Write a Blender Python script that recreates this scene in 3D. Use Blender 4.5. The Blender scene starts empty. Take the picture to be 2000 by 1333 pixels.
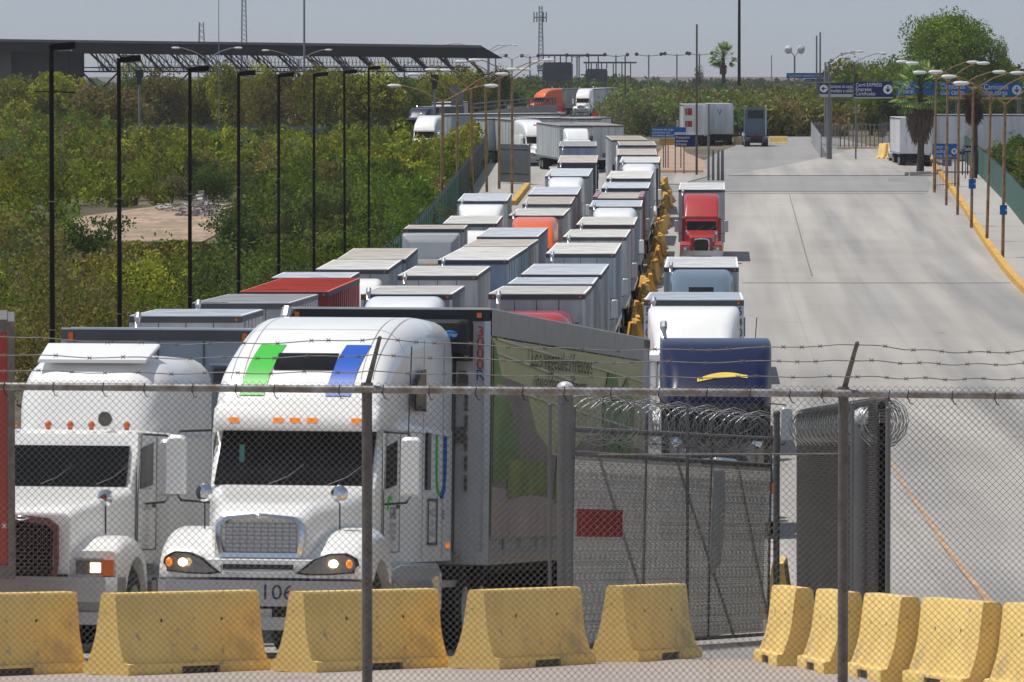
import bpy, math, random
import numpy as np
from mathutils import Vector, Matrix
R = math.radians
S = bpy.context.scene
# ------------------------------------------------------------------ camera
F = 11111.0; CZ = 10.7; PIT = math.atan(516.5 / F)
cam = bpy.data.cameras.new("camera"); co = bpy.data.objects.new("camera", cam); S.collection.objects.link(co)
cam.sensor_width = 36; cam.lens = F / 2000 * 36; cam.clip_start = 1; cam.clip_end = 60000
co.location = (0, 0, CZ); co.rotation_euler = (math.pi / 2 - PIT, 0, 0); S.camera = co
# ------------------------------------------------------------------ light
SUN_EL, SUN_AZ = 70.0, -78.0      # azimuth measured from +Y towards +X
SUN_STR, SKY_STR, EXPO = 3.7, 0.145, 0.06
sv = Vector((math.cos(R(SUN_EL)) * math.sin(R(SUN_AZ)), math.cos(R(SUN_EL)) * math.cos(R(SUN_AZ)), math.sin(R(SUN_EL))))
w = bpy.data.worlds.new("World"); S.world = w; w.use_nodes = True
nt = w.node_tree; bg = nt.nodes["Background"]
sky = nt.nodes.new("ShaderNodeTexSky"); sky.sky_type = 'NISHITA'; sky.sun_disc = False
sky.sun_elevation = R(SUN_EL); sky.sun_rotation = R(SUN_AZ); sky.altitude = 1100
sky.air_density = 1.0; sky.dust_density = 0.6; sky.ozone_density = 2.0
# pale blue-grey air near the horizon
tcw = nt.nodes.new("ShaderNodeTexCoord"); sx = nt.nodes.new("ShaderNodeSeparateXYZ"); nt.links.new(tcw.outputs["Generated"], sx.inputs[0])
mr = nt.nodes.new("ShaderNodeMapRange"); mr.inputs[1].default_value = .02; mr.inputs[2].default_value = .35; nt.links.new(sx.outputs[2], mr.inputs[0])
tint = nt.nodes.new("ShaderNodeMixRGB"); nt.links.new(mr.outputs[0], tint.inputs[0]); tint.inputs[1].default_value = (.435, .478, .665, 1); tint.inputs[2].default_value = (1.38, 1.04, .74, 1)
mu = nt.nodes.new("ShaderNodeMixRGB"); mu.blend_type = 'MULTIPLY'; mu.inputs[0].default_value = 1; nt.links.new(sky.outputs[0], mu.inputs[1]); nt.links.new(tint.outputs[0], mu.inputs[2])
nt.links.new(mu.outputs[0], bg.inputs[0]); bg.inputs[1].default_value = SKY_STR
sl = bpy.data.lights.new("sun", 'SUN'); sl.energy = SUN_STR; sl.angle = R(0.53); sl.color = (1.0, 0.96, 0.90)
so = bpy.data.objects.new("sun", sl); S.collection.objects.link(so)
so.rotation_euler = sv.to_track_quat('Z', 'Y').to_euler()
S.view_settings.view_transform = 'Standard'; S.view_settings.look = 'None'
S.view_settings.exposure = EXPO; S.view_settings.gamma = 1; S.view_settings.use_curve_mapping = False
S.cycles.max_bounces = 6; S.cycles.transparent_max_bounces = 16; S.cycles.volume_bounces = 0
rng = random.Random(7); nr = np.random.RandomState(11)
# ------------------------------------------------------------------ terrain profile and pixel -> world
PD = [-50, 0, 30, 40, 50, 60, 64, 70, 84, 111, 133, 150, 165, 185, 210, 290, 340, 400, 570, 800, 1500, 4000, 20000, 45000]
PZ = [6.7, 6.7, 6.05, 5.65, 5.1, 4.4, 4.1, 3.6, 2.55, 1.7, 1.15, .8, .45, .15, 0, .05, .5, 1.6, 3.4, 4.8, 6.0, 7.3, 8.0, 8.0]
def _pchip(xs, ys):
    n = len(xs); h = [xs[i+1]-xs[i] for i in range(n-1)]; d = [(ys[i+1]-ys[i])/h[i] for i in range(n-1)]
    m = [d[0]] + [0]*(n-2) + [d[-1]]
    for i in range(1, n-1):
        if d[i-1]*d[i] > 0:
            w1 = 2*h[i]+h[i-1]; w2 = h[i]+2*h[i-1]; m[i] = (w1+w2)/(w1/d[i-1]+w2/d[i])
    return m
PM = _pchip(PD, PZ)
def gz(D):
    if D <= PD[0]: return PZ[0]
    if D >= PD[-1]: return PZ[-1]
    i = 0
    while PD[i+1] < D: i += 1
    h = PD[i+1]-PD[i]; t = (D-PD[i])/h
    return (1+2*t)*(1-t)**2*PZ[i] + t*(1-t)**2*h*PM[i] + t*t*(3-2*t)*PZ[i+1] + t*t*(t-1)*h*PM[i+1]
cp, sp = math.cos(PIT), math.sin(PIT)
def ray(px, py):
    u = (px-1000)/F; v = (666.5-py)/F
    return (u, cp+v*sp, -sp+v*cp)
def at(px, py, D):
    r = ray(px, py); t = D/r[1]
    return Vector((r[0]*t, D, CZ+r[2]*t))
def hit(px, py, h=0.0):
    r = ray(px, py); lo, hi = 30.0, 30.0
    f = lambda D: CZ + r[2]*D/r[1] - h - gz(D)
    while f(hi) > 0 and hi < 40000: lo = hi; hi *= 1.02
    for _ in range(40):
        m = (lo+hi)/2
        if f(m) > 0: lo = m
        else: hi = m
    D = (lo+hi)/2; return Vector((r[0]*D/r[1], D, gz(D)))
# ------------------------------------------------------------------ tagging
def link(o): S.collection.objects.link(o); return o
def tag(o, label=None, cat=None, group=None, kind=None):
    if label: o['label'] = label
    if cat: o['category'] = cat
    if group: o['group'] = group
    if kind: o['kind'] = kind
    return o
def empty(name, loc, rz=0, rx=0):
    o = link(bpy.data.objects.new(name, None)); o.location = loc; o.rotation_euler = (rx, 0, rz); o.empty_display_size = .3
    return o
def copy_tree(o, parent=None):
    c = o.copy(); link(c); c.parent = parent
    for ch in [x for x in S.collection.objects if x.parent == o]: copy_tree(ch, c)
    return c
# ------------------------------------------------------------------ materials
MATS = {}
def mat(name, rgb, rough=.6, metal=0, var=.12, vs=3.0, bump=0, emit=None, es=0, dirt=None, coat=0, stretch=None, spec=None):
    if name in MATS: return MATS[name]
    m = bpy.data.materials.new(name); m.use_nodes = True; n = m.node_tree; b = n.nodes["Principled BSDF"]
    b.inputs["Roughness"].default_value = rough; b.inputs["Metallic"].default_value = metal
    b.inputs["Coat Weight"].default_value = coat
    if spec is not None: b.inputs["Specular IOR Level"].default_value = spec
    if emit: b.inputs["Emission Color"].default_value = (*emit, 1); b.inputs["Emission Strength"].default_value = es
    tc = n.nodes.new("ShaderNodeTexCoord"); mp = n.nodes.new("ShaderNodeMapping"); n.links.new(tc.outputs["Object"], mp.inputs[0])
    if stretch: mp.inputs["Scale"].default_value = stretch
    nz = n.nodes.new("ShaderNodeTexNoise"); nz.inputs["Scale"].default_value = vs; nz.inputs["Detail"].default_value = 6
    n.links.new(mp.outputs[0], nz.inputs[0])
    cr = n.nodes.new("ShaderNodeValToRGB"); n.links.new(nz.outputs[0], cr.inputs[0])
    cr.color_ramp.elements[0].position = .3; cr.color_ramp.elements[1].position = .7
    lo = dirt if dirt else [c*(1-var) for c in rgb]; hi = [min(1, c*(1+var*.6)) for c in rgb]
    cr.color_ramp.elements[0].color = (*lo, 1); cr.color_ramp.elements[1].color = (*hi, 1)
    n.links.new(cr.outputs[0], b.inputs["Base Color"])
    if bump:
        bp = n.nodes.new("ShaderNodeBump"); bp.inputs["Strength"].default_value = bump; bp.inputs["Distance"].default_value = .02
        nz2 = n.nodes.new("ShaderNodeTexNoise"); nz2.inputs["Scale"].default_value = vs*8; nz2.inputs["Detail"].default_value = 5
        n.links.new(mp.outputs[0], nz2.inputs[0]); n.links.new(nz2.outputs[0], bp.inputs["Height"]); n.links.new(bp.outputs[0], b.inputs["Normal"])
    MATS[name] = m; return m
def patch(m, rgb, scale, p0, p1, stretch=(1, 1, 1), amt=.6):      # worn or dirty patches of another colour laid over a material
    if m.get('p%s' % scale): return m
    m['p%s' % scale] = 1; n = m.node_tree; b = n.nodes["Principled BSDF"]; src = b.inputs["Base Color"].links[0].from_socket
    tc = n.nodes.new("ShaderNodeTexCoord"); mp = n.nodes.new("ShaderNodeMapping"); mp.inputs["Scale"].default_value = stretch; mp.inputs["Location"].default_value = (scale, 3.7, 1.3)
    nz = n.nodes.new("ShaderNodeTexNoise"); nz.inputs["Scale"].default_value = scale; nz.inputs["Detail"].default_value = 9; nz.inputs["Roughness"].default_value = .62
    n.links.new(tc.outputs["Object"], mp.inputs[0]); n.links.new(mp.outputs[0], nz.inputs[0])
    mr = n.nodes.new("ShaderNodeMapRange"); mr.inputs[1].default_value = p0; mr.inputs[2].default_value = p1; mr.inputs[4].default_value = amt; n.links.new(nz.outputs[0], mr.inputs[0])
    mx = n.nodes.new("ShaderNodeMixRGB"); n.links.new(mr.outputs[0], mx.inputs[0]); n.links.new(src, mx.inputs[1]); mx.inputs[2].default_value = (*rgb, 1); n.links.new(mx.outputs[0], b.inputs["Base Color"]); return m
def leafmat(name, tr=.25):
    if name in MATS: return MATS[name]
    m = bpy.data.materials.new(name); m.use_nodes = True; n = m.node_tree; n.nodes.remove(n.nodes["Principled BSDF"])
    out = n.nodes["Material Output"]; a = n.nodes.new("ShaderNodeAttribute"); a.attribute_name = "Col"
    d = n.nodes.new("ShaderNodeBsdfDiffuse"); t = n.nodes.new("ShaderNodeBsdfTranslucent"); mx = n.nodes.new("ShaderNodeMixShader")
    mx.inputs[0].default_value = tr
    n.links.new(a.outputs["Color"], d.inputs[0]); n.links.new(a.outputs["Color"], t.inputs[0])
    n.links.new(d.outputs[0], mx.inputs[1]); n.links.new(t.outputs[0], mx.inputs[2]); n.links.new(mx.outputs[0], out.inputs[0])
    MATS[name] = m; return m
def slatmat(name, rgb):                                     # thin plastic strips that let some light through
    m = mat(name, rgb, .6, 0, .3, 1.2); n = m.node_tree; b = n.nodes["Principled BSDF"]; t = n.nodes.new("ShaderNodeBsdfTranslucent"); mx = n.nodes.new("ShaderNodeMixShader"); mx.inputs[0].default_value = .5
    n.links.new(b.inputs["Base Color"].links[0].from_socket, t.inputs[0]); n.links.new(b.outputs[0], mx.inputs[1]); n.links.new(t.outputs[0], mx.inputs[2]); n.links.new(mx.outputs[0], n.nodes["Material Output"].inputs[0]); return m
PAINT = {'white': (.87, .865, .84), 'cream': (.72, .70, .64), 'red': (.42, .035, .03), 'orange': (.78, .13, .015), 'navy': (.005, .009, .038),
         'steel': (.10, .14, .19), 'grey': (.36, .38, .40), 'green': (.02, .12, .08), 'maroon': (.16, .02, .03), 'black': (.015, .015, .017),
         'blue': (.02, .08, .35), 'yellow': (.7, .42, .03), 'silver': (.5, .52, .54)}
def paint(c): return patch(mat('paint_'+c, PAINT[c], .28, 0, .05, 1.2, coat=.35), [x*.62+.04 for x in PAINT[c]], 1.1, .60, .80, (1, 1, .35), .35)
BOX = {'white': (.80, .80, .80), 'pale': (.58, .585, .59), 'grey': (.40, .42, .44), 'red': (.40, .045, .03), 'bluegrey': (.40, .46, .53), 'tan': (.46, .42, .38),
       'maroon': (.16, .03, .035), 'dark': (.06, .07, .09)}
def boxp(c): return patch(mat('trailer_'+c, BOX[c], .45, 0, .14, .8, dirt=[x*.72 for x in BOX[c]], stretch=(2, 2, .35)), [x*.45 for x in BOX[c]], 2.5, .60, .75, (1, 1, .2), .5)
ROOF = {'pale': (.84, .82, .77), 'tan': (.70, .64, .57), 'blue': (.74, .77, .80), 'red': (.62, .15, .11), 'white': (.80, .80, .78), 'grey': (.60, .60, .59)}
def roofm(c): return patch(mat('roof_'+c, ROOF[c], .7, .0, .22, .9, dirt=[x*.78 for x in ROOF[c]], spec=.2), [x*.55 for x in ROOF[c]], .7, .58, .70, (1, .6, 1), .5)
M_alu = mat('aluminium', (.55, .56, .57), .35, .8, .1)
M_chr = mat('chrome', (.72, .74, .77), .12, 1, .05)
M_galv = mat('galvanised_steel', (.17, .15, .135), .6, .2, .3, 14)
M_rub = mat('tyre_rubber', (.018, .017, .016), .85, 0, .3)
M_blk = mat('black_plastic', (.015, .015, .016), .5, 0, .2)
M_glass = mat('tinted_glass', (.010, .011, .012), .08, 0, .3, spec=.22)
M_amb = mat('amber_lens', (.85, .25, .02), .3, 0, .1, emit=(1, .28, .02), es=.5)
M_ambdark = mat('amber_lens_unlit', (.70, .16, .02), .3, 0, .1)
M_lamp = mat('headlamp_bulb', (1, .8, .5), .3, 0, 0, emit=(1, .72, .38), es=5)
M_lens = mat('headlamp_lens', (.22, .21, .20), .1, .3, .2)
M_frame = mat('chassis_steel', (.03, .028, .027), .7, .2, .3)
M_yel = patch(mat('yellow_concrete', (.84, .60, .20), .8, 0, .08, 2.2, bump=.3, dirt=(.76, .52, .16)), (.36, .28, .17), 1.6, .54, .70, (.45, 1, 1), .7)
patch(M_yel, (.30, .27, .23), 9, .62, .66, (1, 1, 1), .85)
M_yelk = mat('yellow_kerb_paint', (.66, .38, .06), .8, 0, .25, 2.0, dirt=(.42, .25, .07))
M_ypole = mat('rusty_yellow_paint', (.32, .185, .07), .7, 0, .4, 3.0, dirt=(.15, .085, .045))
M_blackpole = mat('black_pole_paint', (.018, .015, .014), .9, 0, .2, spec=.15)
M_conc = mat('concrete', (.40, .385, .36), .9, 0, .15, .6, bump=.1)
M_gfence = slatmat('green_plastic_slats', (.11, .45, .31))
M_gfence_old = mat('green_fence_slats', (.10, .40, .27), .6, 0, .3, 1.2, dirt=(.06, .26, .18))
M_sblue = mat('sign_blue', (.005, .12, .38), .6, 0, .1, spec=.2)
M_snavy = mat('sign_navy', (.012, .02, .11), .6, 0, .1, spec=.2)
M_swhite = mat('sign_white', (.75, .75, .73), .6, 0, .05)
M_sred = mat('sign_red', (.36, .02, .015), .6, 0, .12)
M_greyp = mat('grey_steel_paint', (.17, .165, .165), .6, .1, .15)
M_dgrey = mat('dark_grey_sheet', (.09, .095, .10), .65, 0, .2, 1)
M_lampw = mat('lamp_head_grey', (.66, .67, .68), .4, 0, .06)
M_bark = mat('bark', (.11, .085, .065), .9, 0, .4, 4)
# ------------------------------------------------------------------ mesh builder
class MB:
    def __init__(s): s.v = []; s.f = []; s.m = []; s.mi = 0
    def add(s, vs, fs):
        b = len(s.v); s.v += [tuple(p) for p in vs]; s.f += [tuple(b+i for i in f) for f in fs]; s.m += [s.mi]*len(fs); return s
    def box(s, x0, x1, y0, y1, z0, z1):
        return s.hexa([(x0,y0,z0),(x1,y0,z0),(x1,y1,z0),(x0,y1,z0),(x0,y0,z1),(x1,y0,z1),(x1,y1,z1),(x0,y1,z1)])
    def hexa(s, p): return s.add(p, [(0,3,2,1),(4,5,6,7),(0,1,5,4),(1,2,6,5),(2,3,7,6),(3,0,4,7)])
    def loft(s, loops, cap=True):
        n = len(loops[0]); vs = [p for l in loops for p in l]; fs = []
        for k in range(len(loops)-1):
            for i in range(n):
                j = (i+1) % n; fs.append((k*n+i, k*n+j, (k+1)*n+j, (k+1)*n+i))
        if cap: fs.append(tuple(range(n-1, -1, -1))); fs.append(tuple((len(loops)-1)*n+i for i in range(n)))
        return s.add(vs, fs)
    def tube(s, pts, r, n=6, cap=True):
        pts = [Vector(p) for p in pts]; rs = r if isinstance(r, (list, tuple)) else [r]*len(pts); loops = []
        for i, p in enumerate(pts):
            d = (pts[min(i+1, len(pts)-1)] - pts[max(i-1, 0)]).normalized()
            a = Vector((0, 0, 1)) if abs(d.z) < .9 else Vector((1, 0, 0))
            u = d.cross(a).normalized(); v = d.cross(u)
            loops.append([p + rs[i]*(math.cos(t)*u + math.sin(t)*v) for t in [2*math.pi*k/n for k in range(n)]])
        return s.loft(loops, cap)
    def lathe(s, c, axis, prof, n=20):      # prof: (offset along axis, radius)
        a = Vector(axis).normalized(); c = Vector(c); t0 = Vector((0, 0, 1)) if abs(a.z) < .9 else Vector((1, 0, 0))
        u = a.cross(t0).normalized(); v = a.cross(u)
        return s.loft([[c + a*o + r*(math.cos(t)*u+math.sin(t)*v) for t in [2*math.pi*k/n for k in range(n)]] for o, r in prof])
    def ball(s, c, r, n=12, m=7):
        rx, ry, rz = r if isinstance(r, (tuple, list)) else (r, r, r); loops = []
        for k in range(m+1):
            ph = math.pi*(.02+.96*k/m)
            loops.append([(c[0]+rx*math.sin(ph)*math.cos(t), c[1]+ry*math.sin(ph)*math.sin(t), c[2]-rz*math.cos(ph)) for t in [2*math.pi*i/n for i in range(n)]])
        return s.loft(loops)
    def grid(s, fn, nu, nv, th=None):       # fn(u,v)->point, u,v in 0..1
        vs = [fn(i/nu, j/nv) for j in range(nv+1) for i in range(nu+1)]
        return s.add(vs, [(j*(nu+1)+i, j*(nu+1)+i+1, (j+1)*(nu+1)+i+1, (j+1)*(nu+1)+i) for j in range(nv) for i in range(nu)])
    def mesh(s, name, mats, ang=35):
        me = bpy.data.meshes.new(name); me.from_pydata(s.v, [], s.f)
        for m in (mats if isinstance(mats, (list, tuple)) else [mats]): me.materials.append(m)
        me.polygons.foreach_set('material_index', s.m); me.polygons.foreach_set('use_smooth', [True]*len(s.f))
        me.update(); me.set_sharp_from_angle(angle=R(ang)); return me
    def build(s, name, mats, parent=None, bevel=0, ang=35):
        o = link(bpy.data.objects.new(name, s.mesh(name, mats, ang))); o.parent = parent
        if bevel:
            b = o.modifiers.new('bevel', 'BEVEL'); b.width = bevel; b.segments = 2; b.limit_method = 'ANGLE'; b.angle_limit = R(40)
        return o
CACHE = {}
def part(name, parent, key, fn, mats, loc=(0, 0, 0), rot=(0, 0, 0), ang=35, bevel=0):
    if key not in CACHE:
        b = MB(); fn(b); CACHE[key] = b.mesh(name, mats, ang)
    o = link(bpy.data.objects.new(name, CACHE[key])); o.parent = parent; o.location = loc; o.rotation_euler = rot
    if bevel:
        q = o.modifiers.new('bevel', 'BEVEL'); q.width = bevel; q.segments = 2; q.limit_method = 'ANGLE'; q.angle_limit = R(40)
    return o
TXT = {}
def text(name, parent, s, size, m, loc, rot=(R(90), 0, 0), sx=1.0, sp=1.0, align='CENTER', ext=.002):
    k = (s, m.name, sp, align)
    if k not in TXT:
        c = bpy.data.curves.new('txt', 'FONT'); c.body = s; c.size = 1; c.extrude = 0; c.align_x = align; c.align_y = 'CENTER'; c.space_line = sp; c.resolution_u = 3
        o = bpy.data.objects.new('txt', c); link(o); dg = bpy.context.evaluated_depsgraph_get()
        me = bpy.data.meshes.new_from_object(o.evaluated_get(dg)); me.name = 'lettering'; me.materials.clear(); me.materials.append(m)
        bpy.data.objects.remove(o); TXT[k] = me
    o = link(bpy.data.objects.new(name, TXT[k])); o.parent = parent; o.location = loc; o.rotation_euler = rot; o.scale = (size*sx, size, size); return o
def sl_(y, hw, zb, zt, r, hwb=None, n=5):   # cross-section of a vehicle body at y, rounded at the top
    hwb = hw if hwb is None else hwb; r = min(r, hw*.95, (zt-zb)*.95); P = [(-hwb, y, zb)]
    P += [(-hw+r-r*math.cos(a), y, zt-r+r*math.sin(a)) for a in [math.pi/2*k/n for k in range(n+1)]]
    P += [(hw-r+r*math.sin(a), y, zt-r+r*math.cos(a)) for a in [math.pi/2*k/n for k in range(n+1)]]
    P += [(hwb, y, zb)]; return P
def interp(tab, y):
    for a, b in zip(tab, tab[1:]):
        if y <= b[0]:
            t = max(0, (y-a[0])/(b[0]-a[0])); return [p+(q-p)*t for p, q in zip(a, b)]
    return list(tab[-1])
def smooth_tab(tab, k=4):                   # Catmull-Rom along the first column
    out = []; n = len(tab)
    for i in range(n-1):
        p0, p1, p2, p3 = tab[max(i-1, 0)], tab[i], tab[i+1], tab[min(i+2, n-1)]
        for j in range(k):
            t = j/k; out.append([.5*((2*b)+(c-a)*t+(2*a-5*b+4*c-d)*t*t+(3*b-a-3*c+d)*t**3) for a, b, c, d in zip(p0, p1, p2, p3)])
    out.append(list(tab[-1])); return out
# ------------------------------------------------------------------ vehicles (local axes: x right as seen from the front, +y to the rear, z up)
def wheel_fn(dual=False, rr=.52):
    def f(b):
        w = .28 if not dual else .55
        b.mi = 0; b.lathe((0, 0, 0), (1, 0, 0), [(-w/2, .30), (-w/2, rr-.06), (-w/2+.04, rr), (w/2-.04, rr), (w/2, rr-.06), (w/2, .30)], 24)
        b.mi = 1; b.lathe((0, 0, 0), (1, 0, 0), [(-w/2-.03, .10), (-w/2-.015, .29), (w/2+.015, .29), (w/2+.03, .10)], 16)
    return f
def wheel(parent, x, y, dual=False, rr=.52): part('wheel', parent, ('wheel', dual, rr), wheel_fn(dual, rr), [M_rub, M_alu], (x, y, rr))
# cab tables: (y, half width, z bottom, z top, corner radius)
FAIR = {
 'aero':    [(2.22, .93, 2.6, 2.84, .10), (2.34, .97, 2.6, 3.00, .14), (2.55, .99, 2.6, 3.22, .2), (2.85, 1.0, 2.6, 3.43, .26), (3.3, 1.0, 2.6, 3.64, .32), (3.9, 1.01, 2.6, 3.83, .34), (4.7, 1.07, 2.6, 3.95, .34), (5.6, 1.10, 2.6, 4.0, .34), (6.7, 1.10, 2.6, 4.0, .32)],
 'classic': [(3.45, .74, 2.4, 2.70, .2), (3.6, .84, 2.4, 3.05, .34), (3.78, .90, 2.4, 3.33, .42), (4.1, .95, 2.4, 3.50, .45), (4.6, 1.0, 2.4, 3.58, .45), (6.3, 1.06, 2.4, 3.60, .36)],
 'slope':   [(2.5, .93, 2.5, 2.68, .08), (2.8, .95, 2.5, 2.95, .12), (3.3, .97, 2.5, 3.35, .2), (3.9, .99, 2.5, 3.7, .26), (4.6, 1.0, 2.5, 3.88, .26), (4.9, 1.0, 2.5, 3.9, .2)],
 'low':     [(2.9, .93, 2.3, 2.66, .12), (3.4, .97, 2.3, 2.78, .16), (4.6, 1.05, 2.3, 2.86, .16), (6.2, 1.05, 2.3, 2.86, .14)],
 'flare':   [(2.3, .90, 2.6, 2.9, .05), (2.5, .88, 2.6, 3.5, .05), (2.55, .95, 2.6, 3.62, .05), (2.7, 1.12, 2.6, 3.80, .08), (2.9, 1.22, 2.6, 3.95, .1), (3.6, 1.22, 2.6, 3.97, .1), (5.5, 1.1, 2.6, 3.9, .1)],
 'wide':    [(2.3, 1.18, 2.6, 2.75, .06), (2.7, 1.14, 2.6, 2.90, .2), (3.0, 1.0, 2.6, 3.15, .3), (3.5, 1.04, 2.6, 3.55, .32), (4.0, 1.12, 2.6, 3.82, .26), (4.6, 1.17, 2.6, 3.92, .2), (5.2, 1.17, 2.6, 3.92, .14)],
 'none':    [(2.9, .93, 2.3, 2.62, .12), (3.4, .97, 2.3, 2.7, .16)],
}
def fairtop(st, x, y):
    q = interp(FAIRS[st], y); hw, zt, r = q[1], q[3], min(q[4], q[1]*.95, (q[3]-q[2])*.95); ax = abs(x)
    return zt if ax <= hw-r else zt-r+math.sqrt(max(0, r*r-(ax-hw+r)**2))
FAIRS = {k: smooth_tab(v) for k, v in FAIR.items()}
def tractor(root, style, fair, col, detail=1, tanks=True, fcol=None, lit=False, grille=None, sleeper=True):
    P = paint(col); PF = paint(fcol or col); K = (style, fair, col, fcol, sleeper)
    aero = style == 'aero'; cab_end = 6.7 if (sleeper and aero) else 6.3 if sleeper else 3.6
    if fair in ('slope', 'none') and not aero: cab_end = 4.9 if sleeper else 3.6
    # chassis
    def ch(b):
        b.box(-.45, -.33, .5, cab_end+2.6, .55, .85); b.box(.33, .45, .5, cab_end+2.6, .55, .85)
        for y in (1.2, cab_end+.6, cab_end+1.9): b.box(-1.0, 1.0, y-.09, y+.09, .42, .62)
        b.box(-.5, .5, .8, 2.4, .6, 1.0); b.box(-.55, .55, cab_end+.3, cab_end+2.1, .86, 1.12)
    part('chassis', root, ('ch', cab_end), ch, M_frame)
    for s in (-1, 1):
        wheel(root, s*1.0, 1.2)
        for y in (cab_end+.6, cab_end+1.9): wheel(root, s*.92, y, True)
    # hood
    HT = [(.16, .53, 1.0, 1.60, .12), (.32, .60, 1.0, 1.72, .18), (.8, .70, 1.0, 1.80, .2), (1.4, .83, 1.0, 1.87, .2), (2.02, .97, 1.0, 1.97, .16)] if aero else \
         [(.12, .56, .80, 1.60, .08), (.2, .60, .80, 1.66, .12), (.8, .70, .80, 1.76, .12), (2.15, .93, .9, 1.95, .14)]
    part('hood', root, ('hood',)+K, lambda b: b.loft([sl_(*r) for r in smooth_tab(HT, 3)]), P)
    # fenders
    FT = [(.14, .50, 1.16, .93, 1.02, .06), (.22, .50, 1.17, .9, 1.20, .12), (.45, .52, 1.19, .9, 1.36, .16), (.8, .55, 1.20, .9, 1.46, .16), (1.2, .58, 1.20, .9, 1.49, .16), (1.6, .62, 1.20, .9, 1.42, .14), (1.9, .7, 1.19, .85, 1.22, .12), (2.1, .75, 1.16, .7, .96, .1)] if aero else \
         [(.16, .50, 1.14, .74, 1.20, .06), (.3, .50, 1.16, .72, 1.24, .1), (.6, .52, 1.17, .72, 1.34, .14), (1.0, .55, 1.18, .72, 1.38, .16), (1.4, .6, 1.18, .72, 1.35, .16), (1.75, .65, 1.17, .72, 1.2, .12), (1.95, .7, 1.15, .62, 1.0, .1)]
    def fend(s):
        def f(b):
            L = []
            for y, x0, x1, zb, zt, r in smooth_tab(FT, 3):
                d = abs(y-1.2)
                if d < .62: zb = max(zb, .52+math.sqrt(.62**2-d*d))
                zt = max(zt, zb+.05); c = (x0+x1)/2; hw = (x1-x0)/2
                L.append([(s*(c+p[0]), p[1], p[2]) for p in sl_(y, hw, zb, zt, min(r, (zt-zb)*.8))])
            b.loft(L)
        return f
    for s in (-1, 1): part('fender', root, ('fen', s)+K, fend(s), P)
    # nose panel and bumper
    if aero:
        part('nose_panel', root, ('nose',)+K, lambda b: b.loft([sl_(*r) for r in [(.02, .70, .93, 1.12, .05), (.14, 1.02, .93, 1.14, .05), (.40, 1.14, .93, 1.14, .05)]]), P)
        part('lower_grille', root, 'lgr', lambda b: b.box(-.40, .40, -.03, .05, 1.02, 1.075), M_blk)
        def lgt(b): b.tube([(-.42, -.02, 1.06), (-.41, -.035, 1.005), (-.2, -.04, .995), (.2, -.04, .995), (.41, -.035, 1.005), (.42, -.02, 1.06)], .014, 6)
        part('grille_trim', root, 'lgt', lgt, M_chr)
    def bump(b):
        for z0, z1 in ((.62, .90), (.36, .50)):
            b.loft([[(x, y0, z0), (x, y0, z1), (x, y0+.14, z1), (x, y0+.14, z0)] for x, y0 in [(-1.18, .42), (-1.17, .12), (-1.05, -.02), (-.6, -.09), (0, -.12), (.6, -.09), (1.05, -.02), (1.17, .12), (1.18, .42)]])
        b.box(-1.1, -.55, .03, .12, .5, .62); b.box(.55, 1.1, .03, .12, .5, .62)
    part('bumper', root, ('bump', aero, col in ('red', 'navy')), bump, P if aero else M_alu)
    part('bumper_recess', root, 'brec', lambda b: b.box(-.56, .56, .06, .2, .45, .93), M_blk)
    # grille
    gw, g0, g1 = (.47, 1.17, 1.60) if aero else (.41, .84, 1.57)
    GC = grille or M_chr
    def gr(b):
        pts = [(-gw, g0), (-gw-.04, g0+.2), (-gw-.03, g1-.08), (-gw+.08, g1), (0, g1+.035), (gw-.08, g1), (gw+.03, g1-.08), (gw+.04, g0+.2), (gw, g0)]
        b.loft([[(x, -.0, z), (x*.90, -.02, g0+.03+(z-g0)*.86), (x*.86, .1, g0+.03+(z-g0)*.84), (x, .2, z)] for x, z in pts])
        b.box(-gw, gw, .0, .1, g0-.02, g0+.03)
    gy = .10 if aero else .04
    g = part('grille_surround', root, ('grs', aero, GC.name), gr, GC, (0, gy, 0))
    part('grille_mesh', root, ('grm', aero), lambda b: b.box(-gw*.9, gw*.9, gy+.07, gy+.12, g0, g1-.03), M_blk)
    def bars(b):
        n = 8 if aero else 15
        for i in range(n):
            z = g0+.04+(g1-g0-.12)*i/(n-1); b.box(-gw*.88, gw*.88, gy+.03, gy+.06, z-.005, z+.005)
        m = 11 if aero else 14
        for i in range(m):
            x = -gw*.86+gw*1.72*i/(m-1); b.box(x-.0025, x+.0025, gy+.045, gy+.065, g0+.03, g1-.05)
    part('grille_bars', root, ('grb', aero), bars, mat('dull_chrome_bars', (.30, .32, .36), .35, .7, .1) if aero else mat('dull_brown_bars', (.16, .11, .09), .5, .4, .2))
    if detail: part('badge', root, ('badge', aero), lambda b: b.ball((0, gy-.01, g1+.0), (.09, .02, .03), 14, 6), M_chr)
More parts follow.
